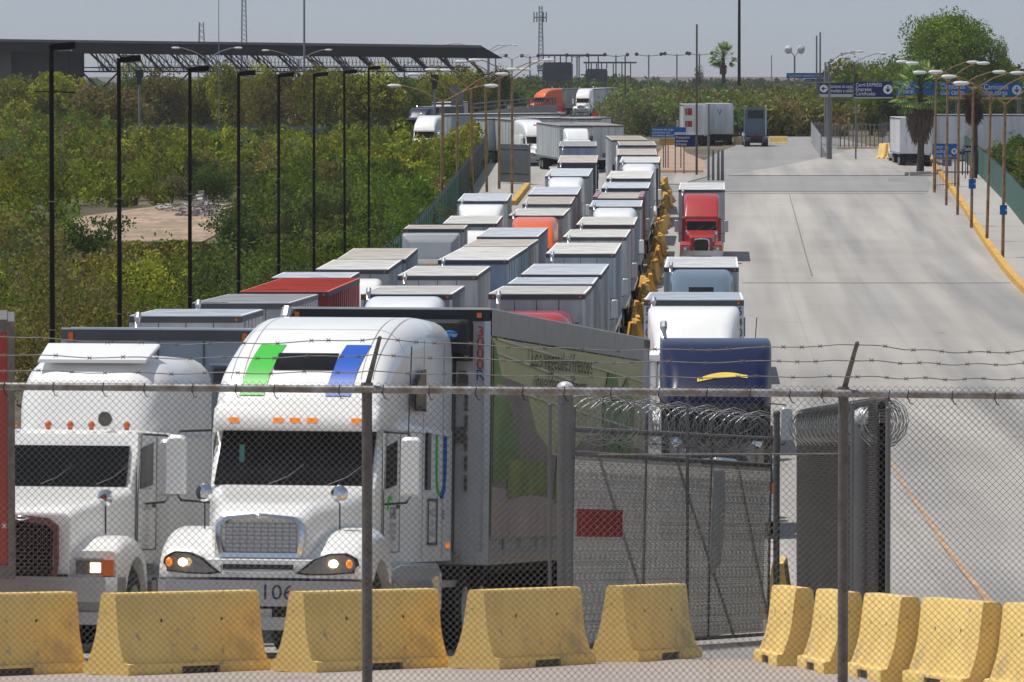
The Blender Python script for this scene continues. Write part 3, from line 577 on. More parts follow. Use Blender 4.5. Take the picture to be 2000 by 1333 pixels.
LANES = {
'left': [  # xl, xr, y front roof edge, cab style, fairing, cab colour, trailer colour, roof, extras, label
 (253, 471, 618, 'classic', 'low', 'white', 'pale', 'blue', {}, 'semi truck with low flat blue-grey roofed trailer right behind the two leading white cabs'),
 (375, 565, 593, 'classic', 'low', 'white', 'grey', 'grey', {}, 'semi truck with grey roofed trailer just ahead of the red roofed trailer'),
 (468, 640, 571, 'cabover', '', 'red', 'red', 'red', {'L2': 1}, 'truck with rust red trailer and red roof coupled to a pale second trailer'),
 (527, 686, 543.5, None, '', '', 'pale', 'blue', {}, ''),
 (617, 758, 527, 'cabover', '', 'white', 'pale', 'pale', {'L2': 1}, 'truck pulling two short pale trailers, roofs joined, beside the black lamp posts'),
 (660, 790, 507, None, '', '', 'grey', 'tan', {}, ''),
 (789, 906, 447.5, 'aero', 'flare', 'grey', 'tan', 'tan', {'txt': 1}, 'truck with grey flared cab front and dark brownish trailer by the green fence end'),
 (865, 970, 441, 'cabover', '', 'white', 'pale', 'pale', {}, 'truck with white rounded cab roof half hidden behind the flared grey cab'),
 (894, 990, 393, 'classic', 'wide', 'white', 'pale', 'blue', {'fm': 1}, 'semi truck with broad white roof fairing beside the end of the yellow kerb'),
],
'middle': [
 (705, 882, 575.5, 'aero', 'aero', 'white', 'grey', 'pale', {}, 'semi truck whose white cab roof peeks over the big foreground trailer, middle row'),
 (777, 932, 539, 'classic', 'low', 'white', 'pale', 'pale', {}, 'semi truck with pale trailer directly behind the middle row leader, pinkish side marks'),
 (856, 992, 508.5, 'classic', 'low', 'blue', 'bluegrey', 'pale', {'L2': 1}, 'truck with blue-grey fronted trailer followed by a tan roofed second trailer'),
 (906, 1030, 482, None, '', '', 'tan', 'tan', {}, ''),
 (932, 1050, 463, 'cabover', '', 'white', 'bluegrey', 'blue', {}, 'truck with bluish roof standing right in front of the orange cab'),
 (994, 1099.5, 421.5, 'aero', 'aero', 'orange', 'pale', 'pale', {'fm': 1}, 'semi truck with bright orange cab, middle of the queue'),
 (1021, 1115, 399, 'classic', 'low', 'white', 'pale', 'tan', {}, 'semi truck with tan roofed trailer behind the orange cab truck'),
 (1032, 1127, 380.5, 'cabover', '', 'white', 'pale', 'blue', {}, 'truck with blue-grey roof between tan roof and white rounded fairing, middle row'),
 (1065, 1149, 344.5, 'aero', 'aero', 'white', 'pale', 'blue', {'fm': 1}, 'semi truck with white rounded fairing and bluish trailer beyond the grey sheet gate'),
 (1089, 1165, 318, 'classic', 'low', 'green', 'dark', 'tan', {}, 'semi truck with dark trailer front and green cab, far middle row'),
 (1092, 1165, 286, 'classic', 'low', 'blue', 'bluegrey', 'grey', {'arc': 1}, 'semi truck with blue-grey trailer front bearing a faint arched emblem, far middle row'),
],
'right': [
 (952, 1144, 575, 'classic', 'classic', 'red', 'pale', 'pale', {'oval': 1, 'fcol': 'red'}, 'semi truck with red cab roof and white trailer with blue badge, right row'),
 (992, 1158, 555.5, 'cabover', '', 'white', 'grey', 'blue', {}, 'truck with bluish roof second in the right row, next to dark blue upright lettering'),
 (1018, 1174, 537, 'cabover', '', 'red', 'pale', 'blue', {}, 'truck with pale blue roof third in the right row, red tank at its side'),
 (1067, 1201, 496, 'classic', 'low', 'white', 'bluegrey', 'pale', {}, 'semi truck with light roof and blue-grey front wall, white mirror, beside the yellow barriers'),
 (1100, 1222, 463.5, 'classic', 'low', 'white', 'pale', 'pale', {'disc': 1}, 'semi truck with round dark vent on its trailer front, nearest of those with a vent'),
 (1126, 1238, 439.5, 'classic', 'low', 'red', 'grey', 'pale', {}, 'semi truck with narrow red strip of cab roof showing before its grey trailer'),
 (1151, 1252, 404, 'aero', 'aero', 'white', 'bluegrey', 'blue', {}, 'semi truck with long white fairing top and blue-grey front in the right row'),
 (1158, 1255, 388, 'cabover', '', 'maroon', 'red', 'tan', {'rededge': 1}, 'truck with red edged tan roof and reddish sides in the right row'),
 (1175, 1266, 368, 'classic', 'low', 'navy', 'grey', 'blue', {}, 'semi truck with grey-blue roof just behind the red edged roof'),
 (1185, 1270, 349, 'classic', 'low', 'black', 'pale', 'pale', {}, 'semi truck with pale roof in front of the shiny chrome topped one'),
 (1210, 1287, 318, 'aero', 'aero', 'white', 'dark', 'white', {'chrome': 1}, 'semi truck with shiny white and chrome roof edge, far right row'),
 (1206, 1283, 303, 'cabover', '', 'white', 'grey', 'tan', {'disc': 1}, 'truck with tan roof and round dark front vent, farthest of those with a vent'),
 (1207, 1284, 284, 'cabover', '', 'white', 'pale', 'tan', {}, 'truck with sand coloured roof second from the far end of the right row'),
 (1184, 1276, 274, 'cabover', '', 'white', 'pale', 'tan', {}, 'truck at the very far end of the right row, pale left side showing'),
]}
def solveD(y, h):
    lo, hi_ = 60, 900
    f = lambda D: at(1000, y, D).z-gz(D)-h
    for _ in range(50):
        m = (lo+hi_)/2
        if f(m) > 0: lo = m
        else: hi_ = m
    return (lo+hi_)/2
QX = {}
for lane, rows in LANES.items():
    info = []
    for r in rows:
        D = solveD(r[2], H0); s = F/D; info.append((((r[0]+r[1])/2-1000)/s, D, min(2.66, max(2.42, (r[1]-r[0])/s))))
    for i in range(1, len(info)):          # keep the row ordered
        if info[i][1] < info[i-1][1]+8.6:
            D = info[i-1][1]+8.6; info[i] = (info[i][0]*D/info[i][1], D, info[i][2])
    QX[lane] = info
    i = 0
    while i < len(rows):
        r = rows[i]; X, D, wd = info[i]; e = r[8]; nxt = i+1
        sl = .034
        a, c = info[max(i-1, 0)], info[min(i+1, len(info)-1)]
        sl = max(-.03, min(.05, (c[0]-a[0])/(c[1]-a[1])))
        if lane == 'left': sl = .018
        kw = {}
        if e.get('disc'): kw['disc'] = True
        t2 = None; nD = info[nxt][1] if nxt < len(info) else D+22
        if e.get('L2'):
            X2, D2, _ = info[nxt]; nD2 = info[nxt+1][1] if nxt+1 < len(info) else D2+20
            L = D2-D-.9; n_tl = 3.0 if rows[nxt+1][3] == 'cabover' or nD2-D2 < 18.5 else 7.1
            L2 = max(6.0, min(13, nD2-D2-n_tl-1.0)); t2 = (X2, D2, L2, rows[nxt][6], rows[nxt][7]); nxt += 1
        else:
            ntl = 3.0
            if nxt < len(rows) and rows[nxt][3] not in ('cabover', None): ntl = 7.2
            L = max(6.0, min(13.6, nD-D-ntl-.8))
        tl = 2.6 if r[3] == 'cabover' else 7.0
        prevEnd = QX.get('_end', 0) if i else 0
        if r[3] not in ('cabover',) and i and D-prevEnd < 7.6: tl = max(5.4, D-prevEnd-.5)
        style, fair = r[3], r[4]
        if i and D-prevEnd < 5.6 and style != 'cabover': style, fair, tl = 'cabover', '', 2.6
        sleeper = tl > 6.4
        rt = semi(r[9], X, D, -math.atan(sl), style, fair, r[5], tl, L, wd, H0, r[6], r[7], group='lorries queuing bumper to bumper', trail2=t2, sleeper=sleeper or fair in ('aero', 'wide', 'flare'), **kw)
        QX['_end'] = (t2[1]+t2[2]) if t2 else D+L
        tr_ = [o for o in S.collection.objects if o.parent == rt and o.name.startswith('trailer')][0]
        if e.get('oval'):
            ob = text('badge', tr_, 'H', .30, mat('badge_blue', (.02, .10, .32)), (-.05, -.012, 3.45), sx=1.3); text('brand_lettering', tr_, 'HYUNDAI', .12, mat('badge_blue', ()), (-.05, -.012, 3.2))
            text('number', tr_, '5\n3\n1\n2\n4', .28, M_blk, (1.12, -.012, 2.7), sp=.8)
            text('side_number', tr_, '5\n3\n1\n2\n4', .42, mat('badge_blue', ()), (wd/2+.03, .75, 2.6), rot=(R(90), 0, R(90)), sp=.8)
        if e.get('arc'):
            part('emblem', tr_, 'arc', lambda b: b.tube([(.75*math.cos(t), -.02, 2.75+.45*math.sin(t)) for t in [math.pi*k/10 for k in range(11)]], .03, 5), M_dgrey)
            text('lettering', tr_, 'TRANSPORTES', .17, M_dgrey, (0, -.012, 2.85))
        if e.get('rededge'): part('red_roof_edge', tr_, 'rededge', lambda b: (b.box(-wd/2-.02, -wd/2+.22, -.04, L, H0+.03, H0+.08), b.box(wd/2-.22, wd/2+.02, -.04, L, H0+.03, H0+.08)), paint('red'))
        if e.get('chrome'): part('chrome_edge', tr_, 'chre', lambda b: b.tube([(-1.25, -.15, 3.75), (1.25, -.15, 3.75)], .2, 12), M_chr)
        if e.get('txt'):
            cab = [o for o in S.collection.objects if o.parent == rt and o.name.startswith('roof_fairing')][0]
            text('lettering', rt, 'oro', .5, M_sblue, (.35, 2.42, 2.9+.2), rot=(R(82), 0, 0)); text('lettering', rt, 'express', .2, M_sred, (.4, 2.40, 2.8), rot=(R(82), 0, 0))
        i = nxt
# ------------------------------------------------------------------ leading lorries
def sub(parent, nm): return [o for o in S.collection.objects if o.parent == parent and o.name.startswith(nm)][0]
# white lorry with raised roof, trailer turned towards the right
yawA = -math.atan(.150)
XA, DA = -1.80, 70.6
A = semi('white semi truck number 106 with green and blue blocks on its roof fairing, foreground', XA, DA, yawA, 'aero', 'aero', 'white', 7.15, 14.3, 2.55, 4.27, 'pale', 'pale', group='lorries at the gate', lit=True, detail=1, lip=M_blk)
def decal(name, root, x0, x1, y0, y1, m, shear=0, st='aero', e=.008, nx=8, ny=14):
    def f(u, v):
        y = y0+(y1-y0)*v; x = x0+(x1-x0)*u+shear*(v-.5); return (x, y-e*.8, fairtop(st, x, y)+e)
    b = MB(); b.grid(f, nx, ny); return b.build(name, m, root, ang=80)
decal('green_block', A, -.66, -.36, 2.32, 3.16, mat('decal_green', (.06, .52, .05), .3, 0, .03), .10)
decal('blue_block', A, .36, .66, 2.32, 3.16, mat('decal_blue', (.015, .10, .50), .3, 0, .03), .10)
decal('roof_window', A, -.36, .36, 2.62, 2.94, M_glass, .0)
text('fleet_number', A, '106', .24, mat('ink_navy', (.02, .02, .07)), (.24, -.12, .765), sx=1.1)
part('licence_plate', A, 'plateA', lambda b: b.box(-.34, -.06, .03, .05, .42, .57), M_swhite, (.22, -.02, .02))
# sleeper side: small windows, hatch, handles, logos, marker
def sidebox(name, root, y0, y1, z0, z1, m, x=1.112, t=.02): return part(name, root, (name, y0, z0), lambda b: b.box(x, x+t, y0, y1, z0, z1), m)
b = MB(); b.loft([[(1.10+e, 3.9, 2.86), (1.10+e, 3.92, 3.12), (1.10+e, 4.35, 3.34), (1.10+e, 4.62, 3.36), (1.10+e, 4.66, 2.86)] for e in (0, .022)]); b.build('sleeper_window', M_glass, A)
sidebox('sleeper_slit_window', A, 4.72, 5.0, 1.95, 2.62, M_glass); sidebox('side_marker', A, 6.35, 6.47, 1.27, 1.33, M_amb, 1.11, .03)
def hat(b):
    for y in (4.9, 5.55): b.box(1.11, 1.125, y, y+.03, 1.3, 1.83)
    for z in (1.3, 1.82): b.box(1.11, 1.125, y if 0 else 4.9, 5.58, z, z+.03)
b = MB(); hat(b); b.build('luggage_hatch', M_dgrey, A)
Rr = (R(90), 0, R(90)); ink = mat('ink_black', (.03, .03, .035))
text('company_logo', A, 'GAB', .20, ink, (1.023, 2.95, 1.66), Rr); text('company_text', A, 'TRANSPORTES\nGAB S.A. DE C.V.\nCD. JUAREZ', .075, mat('ink_grey', (.25, .24, .23)), (1.023, 2.95, 1.45), Rr)
part('logo_arc', A, 'larc', lambda b: b.tube([(1.024, 2.72+.16*math.cos(t), 1.70+.15*math.sin(t)) for t in [R(60+20*k) for k in range(7)]], .02, 5), mat('decal_green', ()))
text('unit_number', A, '105', .17, ink, (1.117, 6.05, 1.66), Rr); text('side_panel_text', A, 'MEXICO\nUSA\nCARGA', .12, mat('ink_grey', ()), (1.117, 5.23, 1.56), Rr)
part('stripe_green', A, 'sg', lambda b: b.tube([(1.115, 5.5, 2.6), (1.115, 5.5, 2.2), (1.115, 5.55, 2.0), (1.115, 5.7, 1.9)], .02, 5), mat('decal_green', ()))
part('stripe_blue', A, 'sb', lambda b: b.tube([(1.115, 6.1, 2.6), (1.115, 6.1, 2.2), (1.115, 6.05, 1.97), (1.115, 5.85, 1.88)], .035, 5), M_sblue)
part('antenna', A, 'ant', lambda b: b.tube([(1.3, 2.3, 2.5), (1.32, 2.35, 3.55)], .008, 5), M_blk)
part('side_fairing', A, 'sfA', lambda b: b.loft([sl_(2.15, .11, .5, 1.02, .03), sl_(2.9, .12, .48, 1.1, .06), sl_(5.6, .12, .48, 1.1, .06), sl_(5.9, .11, .55, 1.0, .05)]), paint('silver'), (1.02, 0, 0))
part('deck_plate', A, 'dpA', lambda b: b.box(.5, 1.15, 5.9, 7.6, .80, .88), M_alu)
part('cab_extender', A, 'ceA', lambda b: b.box(1.06, 1.11, 6.7, 6.95, 1.2, 3.75), M_blk)
part('windshield_sticker', A, 'stk1', lambda b: (b.box(-.74, -.52, 2.37, 2.385, 2.42, 2.50), b.box(-.66, -.60, 2.15, 2.165, 2.1, 2.42)), mat('green_sticker', (.04, .22, .18), .3))
seam = mat('panel_seam', (.30, .30, .29), .7)
for x0 in (-.84, -.70, .70, .84): decal('panel_seam', A, x0-.004, x0+.004, 2.5, 6.5, seam, nx=1, ny=40, e=.004)
for y0 in (3.72, 5.3): decal('panel_seam', A, -1.09, 1.09, y0-.005, y0+.005, seam, nx=40, ny=1, e=.004)
part('side_seam', A, 'sideseam', lambda b: (b.box(1.108, 1.115, 2.4, 6.68, 2.60, 2.608), b.box(1.108, 1.115, 4.5, 4.508, 1.15, 3.7), b.box(1.108, 1.115, 6.0, 6.008, 1.15, 3.7)), seam)
TA = sub(A, 'trailer'); TA.location.x += .22; TA.rotation_euler[2] = -(math.atan(.165)-math.atan(.150))
part('cooling_unit', TA, 'cuA', lambda b: b.loft([sl_(-.5, .98, 3.72, 4.08, .08), sl_(-.42, 1.06, 3.66, 4.12, .08), sl_(-.04, 1.08, 3.62, 4.14, .08)]), M_blk)
part('cooling_unit_base', TA, 'cuB', lambda b: b.loft([sl_(-.45, .80, 1.9, 3.60, .1), sl_(-.04, .84, 1.8, 3.63, .1)]), M_dgrey)
cu = sub(TA, 'cooling_unit')
part('maker_badge', cu, 'cb', lambda b: b.ball((.86, -.50, 3.93), (.11, .02, .06), 20, 7), M_sblue)
text('badge_lettering', cu, 'Carrier', .07, M_swhite, (.86, -.524, 3.93))
text('unit_number', TA, '3\n0\n0\n0', .19, mat('ink_red', (.55, .02, .02)), (1.17, -.04, 3.78), sp=.72); text('unit_letter', TA, 'R', .19, M_sblue, (1.17, -.04, 3.44))
def dots(b):
    for i in range(6): b.box(.98, 1.02, -.03, -.02, 2.0+i*.25, 2.2+i*.25)
    b.box(.90, 1.0, -.04, -.02, 3.2, 3.5); b.box(.88, 1.0, -.045, -.02, 2.6, 2.8)
part('door_hardware', TA, 'dhA', dots, M_galv)
# printed side of the trailer: pale green ground, dark hillside, foliage, lines and lettering
sw = 2.55/2+.03
def sidepoly(name, pts, m, e): b = MB(); b.loft([[(sw+e+q, y, z*1.088) for y, z in pts] for q in (0, .003)]); return b.build(name, m, TA)
g1 = mat('print_olive', (.58, .53, .24), .55, 0, .12, .7); g2 = mat('print_green', (.17, .27, .05), .55, 0, .35, .9); g3 = mat('print_dark', (.30, .23, .17), .6, 0, .3, .8); g4 = mat('print_yellowgreen', (.24, .28, .05), .55, 0, .3, 1.5); g5 = mat('print_mauve', (.50, .38, .33), .6, 0, .2, .6)
sidepoly('printed_panel', [(.06, 1.3), (13.5, 1.3), (13.5, 3.6), (.06, 3.6)], g1, 0)
sidepoly('printed_field', [(.06, 1.3), (13.5, 1.3), (13.5, 2.4), (10.2, 2.6), (7.8, 2.55), (5.8, 2.15), (3.6, 2.55), (2.6, 3.1), (.06, 3.2)], g3, .006)
sidepoly('printed_ground', [(.06, 1.3), (13.5, 1.3), (13.5, 1.9), (5, 1.75), (.06, 1.9)], g5, .012)
sidepoly('printed_leaf', [(.1, 2.4), (.1, 3.58), (.5, 3.3), (1.1, 2.9), (1.6, 2.75), (1.5, 2.5), (1.2, 2.35)], g2, .018)
sidepoly('printed_leaf', [(.1, 1.95), (1.9, 1.95), (2.2, 2.3), (1.9, 2.6), (1.0, 2.7), (.1, 2.6)], g2, .015)
sidepoly('printed_leaf', [(1.2, 1.75), (4.4, 1.85), (4.6, 2.15), (3.2, 2.25), (1.2, 2.2)], g4, .021)
sidepoly('printed_leaf', [(5.0, 1.7), (6.6, 1.7), (6.4, 2.6), (5.8, 2.95), (5.4, 2.6)], g4, .018)
sidepoly('printed_leaf', [(9.6, 2.2), (10.8, 2.1), (11.1, 3.1), (10.6, 3.42), (9.9, 3.4), (9.4, 3.0)], g2, .018)
sidepoly('printed_leaf', [(11.0, 2.2), (12.4, 2.2), (12.5, 3.0), (11.7, 3.35), (11.2, 3.2)], g2, .018)
for z0, z1 in ((3.42, 2.95), (3.05, 2.62), (3.58, 3.3)): sidepoly('printed_line', [(.3, z0), (13.4, z1+.02), (13.4, z1+.05), (.3, z0+.03)], mat('print_pale_line', (.68, .64, .42)), .024)
text('slogan', TA, 'Los vegetales frescos\nque dan confianza', .36, mat('print_brown', (.035, .028, .012)), (sw+.045, 5.5, 3.58), Rr, sx=1.75, sp=.85, ext=.004)
sidepoly('upper_band', [(.0, 3.62), (13.55, 3.62), (13.55, 3.92), (.0, 3.92)], mat('band_grey', (.42, .385, .34), .6, 0, .1), .002)
# white lorry on the left
yawB = -math.atan(.145); XB, DB = -4.86, 75.4
B = semi('white semi truck with dull red-brown grille and raised sleeper roof, left of number 106', XB, DB, yawB, 'classic', 'classic', 'white', 7.4, 13, 2.6, 4.20, 'bluegrey', 'blue', group='lorries at the gate', lit=True, detail=1)
for nm in ('grille_surround',):
    o = sub(B, nm); o.data = o.data.copy(); o.data.materials[0] = mat('faded_red_trim', (.14, .045, .04), .5, 0, .3)
part('air_deflector', B, 'adB', lambda b: b.loft([sl_(3.8, .70, 3.46, 3.50, .02), sl_(4.5, .74, 3.68, 3.72, .03)]), paint('white'))
part('horn', B, 'hornB', lambda b: b.lathe((.45, 2.7, 2.76), (0, 1, 0), [(-.12, .09), (-.05, .07), (.1, .03), (.2, .03)], 12), M_galv)
text('fleet_number', B, '771', .17, mat('ink_navy', ()), (1.185, .85, .86), (R(90), 0, R(90)))
text('door_text', B, 'FLETES\nY\nCARGA\nG.\nU.S.\nDOT\n771', .13, mat('ink_olive', (.12, .12, .08)), (.972, 2.75, 1.6), (R(90), 0, R(90)))
part('sleeper_vent', B, 'svB', lambda b: b.box(1.10, 1.12, 3.6, 4.2, 1.9, 2.5), mat('olive_panel', (.10, .10, .03), .4, 0, .4, 4))
TB = sub(B, 'trailer'); TB.location.x += .12
for root_, tr_o, k_ in ((A, TA, 1.025), (B, TB, 1.05)):
    for o in [q for q in S.collection.objects if q.parent == root_ and q != tr_o]: o.scale.z = k_; o.location.z *= k_
sub(B, 'exhaust').location.z -= .42; sub(A, 'exhaust').location.z -= .06; sub(B, 'exhaust').location.x += .1
part('vent_door', TB, 'vdB', lambda b: b.box(.76, .96, -.05, -.02, 3.42, 3.68), M_dgrey); part('vent_hood', TB, 'vhB', lambda b: b.box(.72, 1.0, -.12, -.02, 3.72, 3.76), M_alu)
text('side_letter', TB, 'C\nI\nT', .22, M_snavy, (1.16, -.03, 3.3), sp=1.0)
for x in (-1.18, 1.18): part('corner_light', TB, 'clB', lambda b: b.box(-.035, .035, -.07, -.03, -.035, .035), M_ambdark, (x, 0, 4.08))
part('corner_cap', TB, 'ccB', lambda b: b.ball((-.98, -.02, 3.75), (.12, .05, .22), 12, 7), boxp('white'))
# rust red trailer at the left edge, standing across
RT = empty('cargo_trailer', (-5.50, 62.6, gz(62.6)), R(5.05), 0); tag(RT, 'rust red trailer with grey end frame cut by the left edge of the view', 'trailer')
def rtb(b): b.box(-13.6, -.06, 0, 2.5, 1.1, 3.68)
part('box_body', RT, 'rtb', rtb, boxp('red')); part('end_frame', RT, 'rtf', lambda b: (b.box(-.06, .02, -.02, 2.52, .95, 3.80), b.box(-13.6, -.06, -.02, 2.52, 3.68, 3.82), b.box(-13.6, -.06, -.02, 2.52, .95, 1.1)), M_galv)
part('underframe', RT, 'rtu', lambda b: (b.box(-13, -.2, .4, .5, .75, .95), b.box(-13, -.2, 2.0, 2.1, .75, .95)), M_frame)
for x in (-1.2, -2.5): part('wheel', RT, 'rtw', lambda b: (b.lathe((0, .3, .5), (0, 1, 0), [(-.25, .3), (-.25, .5), (.25, .5), (.25, .3)], 20), b.lathe((0, 2.2, .5), (0, 1, 0), [(-.25, .3), (-.25, .5), (.25, .5), (.25, .3)], 20)), M_rub, (x, 0, 0))
text('lettering', RT, 'S', .3, M_swhite, (-.30, -.008, 1.62)); text('lettering', RT, 'x', .12, M_swhite, (-.10, -.008, 1.55)); text('lettering', RT, 'x', .3, M_sblue, (-.36, -.008, 1.3))
# navy tractor and the white one behind it, right hand lane
D = 111.0; s = F/D
NV = semi('dark blue tractor with yellow swoosh on its roof fairing, right lane behind the gate', (1400-1000)/s+.12, D+4.2, -R(1.0), 'classic', 'navy', 'navy', 7, 1, 2.5, 4, 'pale', 'pale', bob=True, group='lorries in the right lane') if False else None
FAIRS['navy'] = smooth_tab([(2.5, .9, 2.5, 2.6, .03), (2.62, .98, 2.5, 2.82, .2), (2.95, 1.04, 2.5, 3.10, .3), (3.5, 1.08, 2.5, 3.42, .3), (4.4, 1.12, 2.5, 3.74, .12), (6.0, 1.12, 2.5, 3.80, .08)]); FAIR['navy'] = FAIRS['navy']
NV = semi('dark blue tractor with yellow swoosh on its roof fairing, right lane behind the gate', 4.17, 117.0, -R(1.5), 'classic', 'navy', 'black', 7, 1, 2.5, 4, 'pale', 'pale', bob=True, group='lorries in the right lane', detail=1, fcol='navy')
sub(NV, 'roof_fairing').data.materials[0] = mat('navy_gelcoat', (.006, .011, .05), .3, 0, .1, 1, spec=.3)
b = MB()
def swf(u, v):
    x = -.38+1.0*u; y0 = 2.84+.12*math.sin(u*2.2); th = .06+.05*math.sin(math.pi*min(1, u*1.1)); y = y0-.05+th*v*1.3
    return (x, y-.01, fairtop('navy', x, y)+.012)
b.grid(swf, 14, 2); b.build('yellow_swoosh', mat('swoosh_yellow', (.75, .55, .06), .4), NV)
XW, DW, wW = (1356-1000)/75.3, solveD(586.5, H0), 2.56
WB = semi('white semi truck with broad white roof fairing and trailer marked 540295, right lane', XW, DW, -math.atan(.035), 'classic', 'wide', 'white', 7.0, 13, wW, H0, 'pale', 'blue', group='lorries in the right lane')
t = sub(WB, 'trailer')
for x in (-1.2, 1.2): text('trailer_number', t, '5\n4\n0\n2\n9\n5', .30, mat('ink_navy', ()), (x, -.035, 3.05), sp=.92, sx=.85)
part('antenna', WB, 'antW', lambda b: b.tube([(1.5, 2.4, 2.4), (1.6, 2.5, 3.7)], .012, 5), M_blk)
DC = solveD(523, H0)
CC = semi('semi truck with dark blue-grey glossy cab and pale roofed trailer, behind the white one', (1370-1000)*DC/F, DC, -math.atan(.035), 'aero', 'aero', 'steel', 7.0, 13, 2.55, H0, 'pale', 'white', group='lorries in the right lane')
decal('roof_window', CC, -.42, .42, 2.62, 2.95, M_glass)
DR = solveD(371, H0)
RR = semi('red semi truck with chrome grille and white bumper in the right lane', (1370.5-1000)*DR/F, DR, -math.atan(.036), 'classic', 'slope', 'red', 7.0, 13, 2.58, H0, 'pale', 'white', group='lorries in the right lane', detail=1)
# ------------------------------------------------------------------ far lorries
def far(label, px, py, yaw, style, fair, col, tl, L, tc, rc, w=2.55, h=4.0, bob=False, **kw):
    p = hit(px, py); r = semi(label, p.x, p.y, yaw, style, fair, col, tl, L, w, h, tc, rc, group='distant lorries', bob=bob, **kw); return r
# turning ones at the bend of the middle row
D9 = solveD(266, H0)
far('semi truck with white cab roof, its long pale left side showing at the bend', 1122, 338, R(8), 'cabover', '', 'white', 2.6, 13.5, 'pale', 'grey').location.z += 0
far('semi truck with pale side and maroon front corner at the bend', 1188, 338, R(7), None, '', '', .5, 13.5, 'pale', 'tan')
far('trailer parked across behind the bend, long grey roof', 1150, 318, R(24), None, '', '', .5, 13.5, 'grey', 'grey')
WT = far('white cab with red mark on its fairing beside the grey sheet gate', 1026, 322, R(12), 'aero', 'aero', 'white', 7, 10, 'pale', 'grey')
decal('red_mark', WT, -.1, .7, 3.05, 3.3, M_sred); decal('red_mark', WT, .25, .42, 2.6, 3.05, M_sred)
T = far('long white trailer with red side lettering, side on beyond the lamp poles', 935, 318, R(-62), None, '', '', .5, 13, 'pale', 'pale')
t = sub(T, 'trailer'); text('lettering', t, 'A  E', 1.5, M_sred, (1.32, 4.5, 2.6), (R(90), 0, R(90)))
far('long blue-white trailer side on, furthest left of the distant trailers', 868, 306, R(-60), None, '', '', .5, 12, 'bluegrey', 'pale')
far('white tractor with dark red stripe, seen over the scrub beside the brown trees', 828, 312, R(-8), 'aero', 'aero', 'white', 2, 2, 'pale', 'pale', bob=True)
far('dark navy semi truck behind the white tractor by the brown trees', 836, 285, R(-14), 'classic', 'wide', 'navy', 7, 10, 'dark', 'grey')
far('small white cab behind the navy truck, far left lane', 866, 272, R(-10), 'cabover', '', 'white', 2.6, 8, 'pale', 'pale')
far('orange semi truck with long grey trailer turning in from the far road', 1090, 226, R(-36), 'aero', 'aero', 'orange', 7, 13.5, 'grey', 'grey')
far('white semi truck beside the orange one, dark grille', 1146, 227, R(-8), 'aero', 'aero', 'white', 7, 12, 'pale', 'pale')
far('second white semi truck right of the pair on the far road', 1172, 224, R(-8), 'aero', 'aero', 'white', 7, 12, 'grey', 'grey')
def rearview(label, px0, px1, pyb, h, tc, tractor_=False):
    p = hit((px0+px1)/2, pyb); s = F/p.y; w = (px1-px0)/s
    r = empty('semi_truck', (p.x, p.y, p.z), R(180)); tag(r, label, 'truck', 'distant lorries')
    if not tractor_:
        t = trailer(r, -12.9, 13, w, h, tc, 'pale')
        tractor(r, 'classic', 'low', 'white'); 
        for o in [q for q in S.collection.objects if q.parent == r and q != t]: o.location.y -= 19.6
        return r, t
    tractor(r, 'aero', 'aero', 'steel')
    for o in [q for q in S.collection.objects if q.parent == r]: o.location.y -= 9.2
    part('rear_window', r, 'rwin', lambda b: b.box(-.8, .8, -2.5, -2.46, 2.9, 3.75), M_blk, (0, 0, 0)); part('hitch_plate', r, 'hp', lambda b: b.box(-.3, .3, -.8, -.7, .75, 1.25), M_sred)
    return r, None
r1, t1 = rearview('white trailer with two red squares on its door, seen from behind in the plaza', 1334, 1384, 286, 4.3, 'white')
part('red_square', t1, 'rs1', lambda b: b.box(.4, 1.1, 13.04, 13.06, 3.2, 3.9), M_sred); part('red_square', t1, 'rs2', lambda b: b.box(.4, 1.1, 13.04, 13.06, 2.0, 2.6), M_sred)
r2, t2 = rearview('white trailer with small grey signs, right of the one with red squares', 1386, 1432, 284, 4.3, 'white')
text('lettering', t2, 'V', .8, M_dgrey, (.2, 13.06, 3.4), (R(90), 0, R(180)))
rearview('grey tractor without trailer seen from behind in the plaza', 1453, 1502, 288, 4.1, 'grey', True)
# trailers on the right, behind palms and lamp poles
rearview('white trailer seen from behind between yellow barriers and the fan palm', 1757, 1820, 326, 4.3, 'white')
p = hit(1815, 318); p.x += 13.5
W2 = empty('semi_truck', p, R(-93)); tag(W2, 'long white trailer standing side on behind the lamp poles on the right', 'truck', 'distant lorries'); t = trailer(W2, -13.5, 13.5, 2.6, 4.35, 'white', 'white', ribs=False); W2.rotation_euler = (0, 0, R(87)); W2.location.x = hit(1815, 318).x+.0
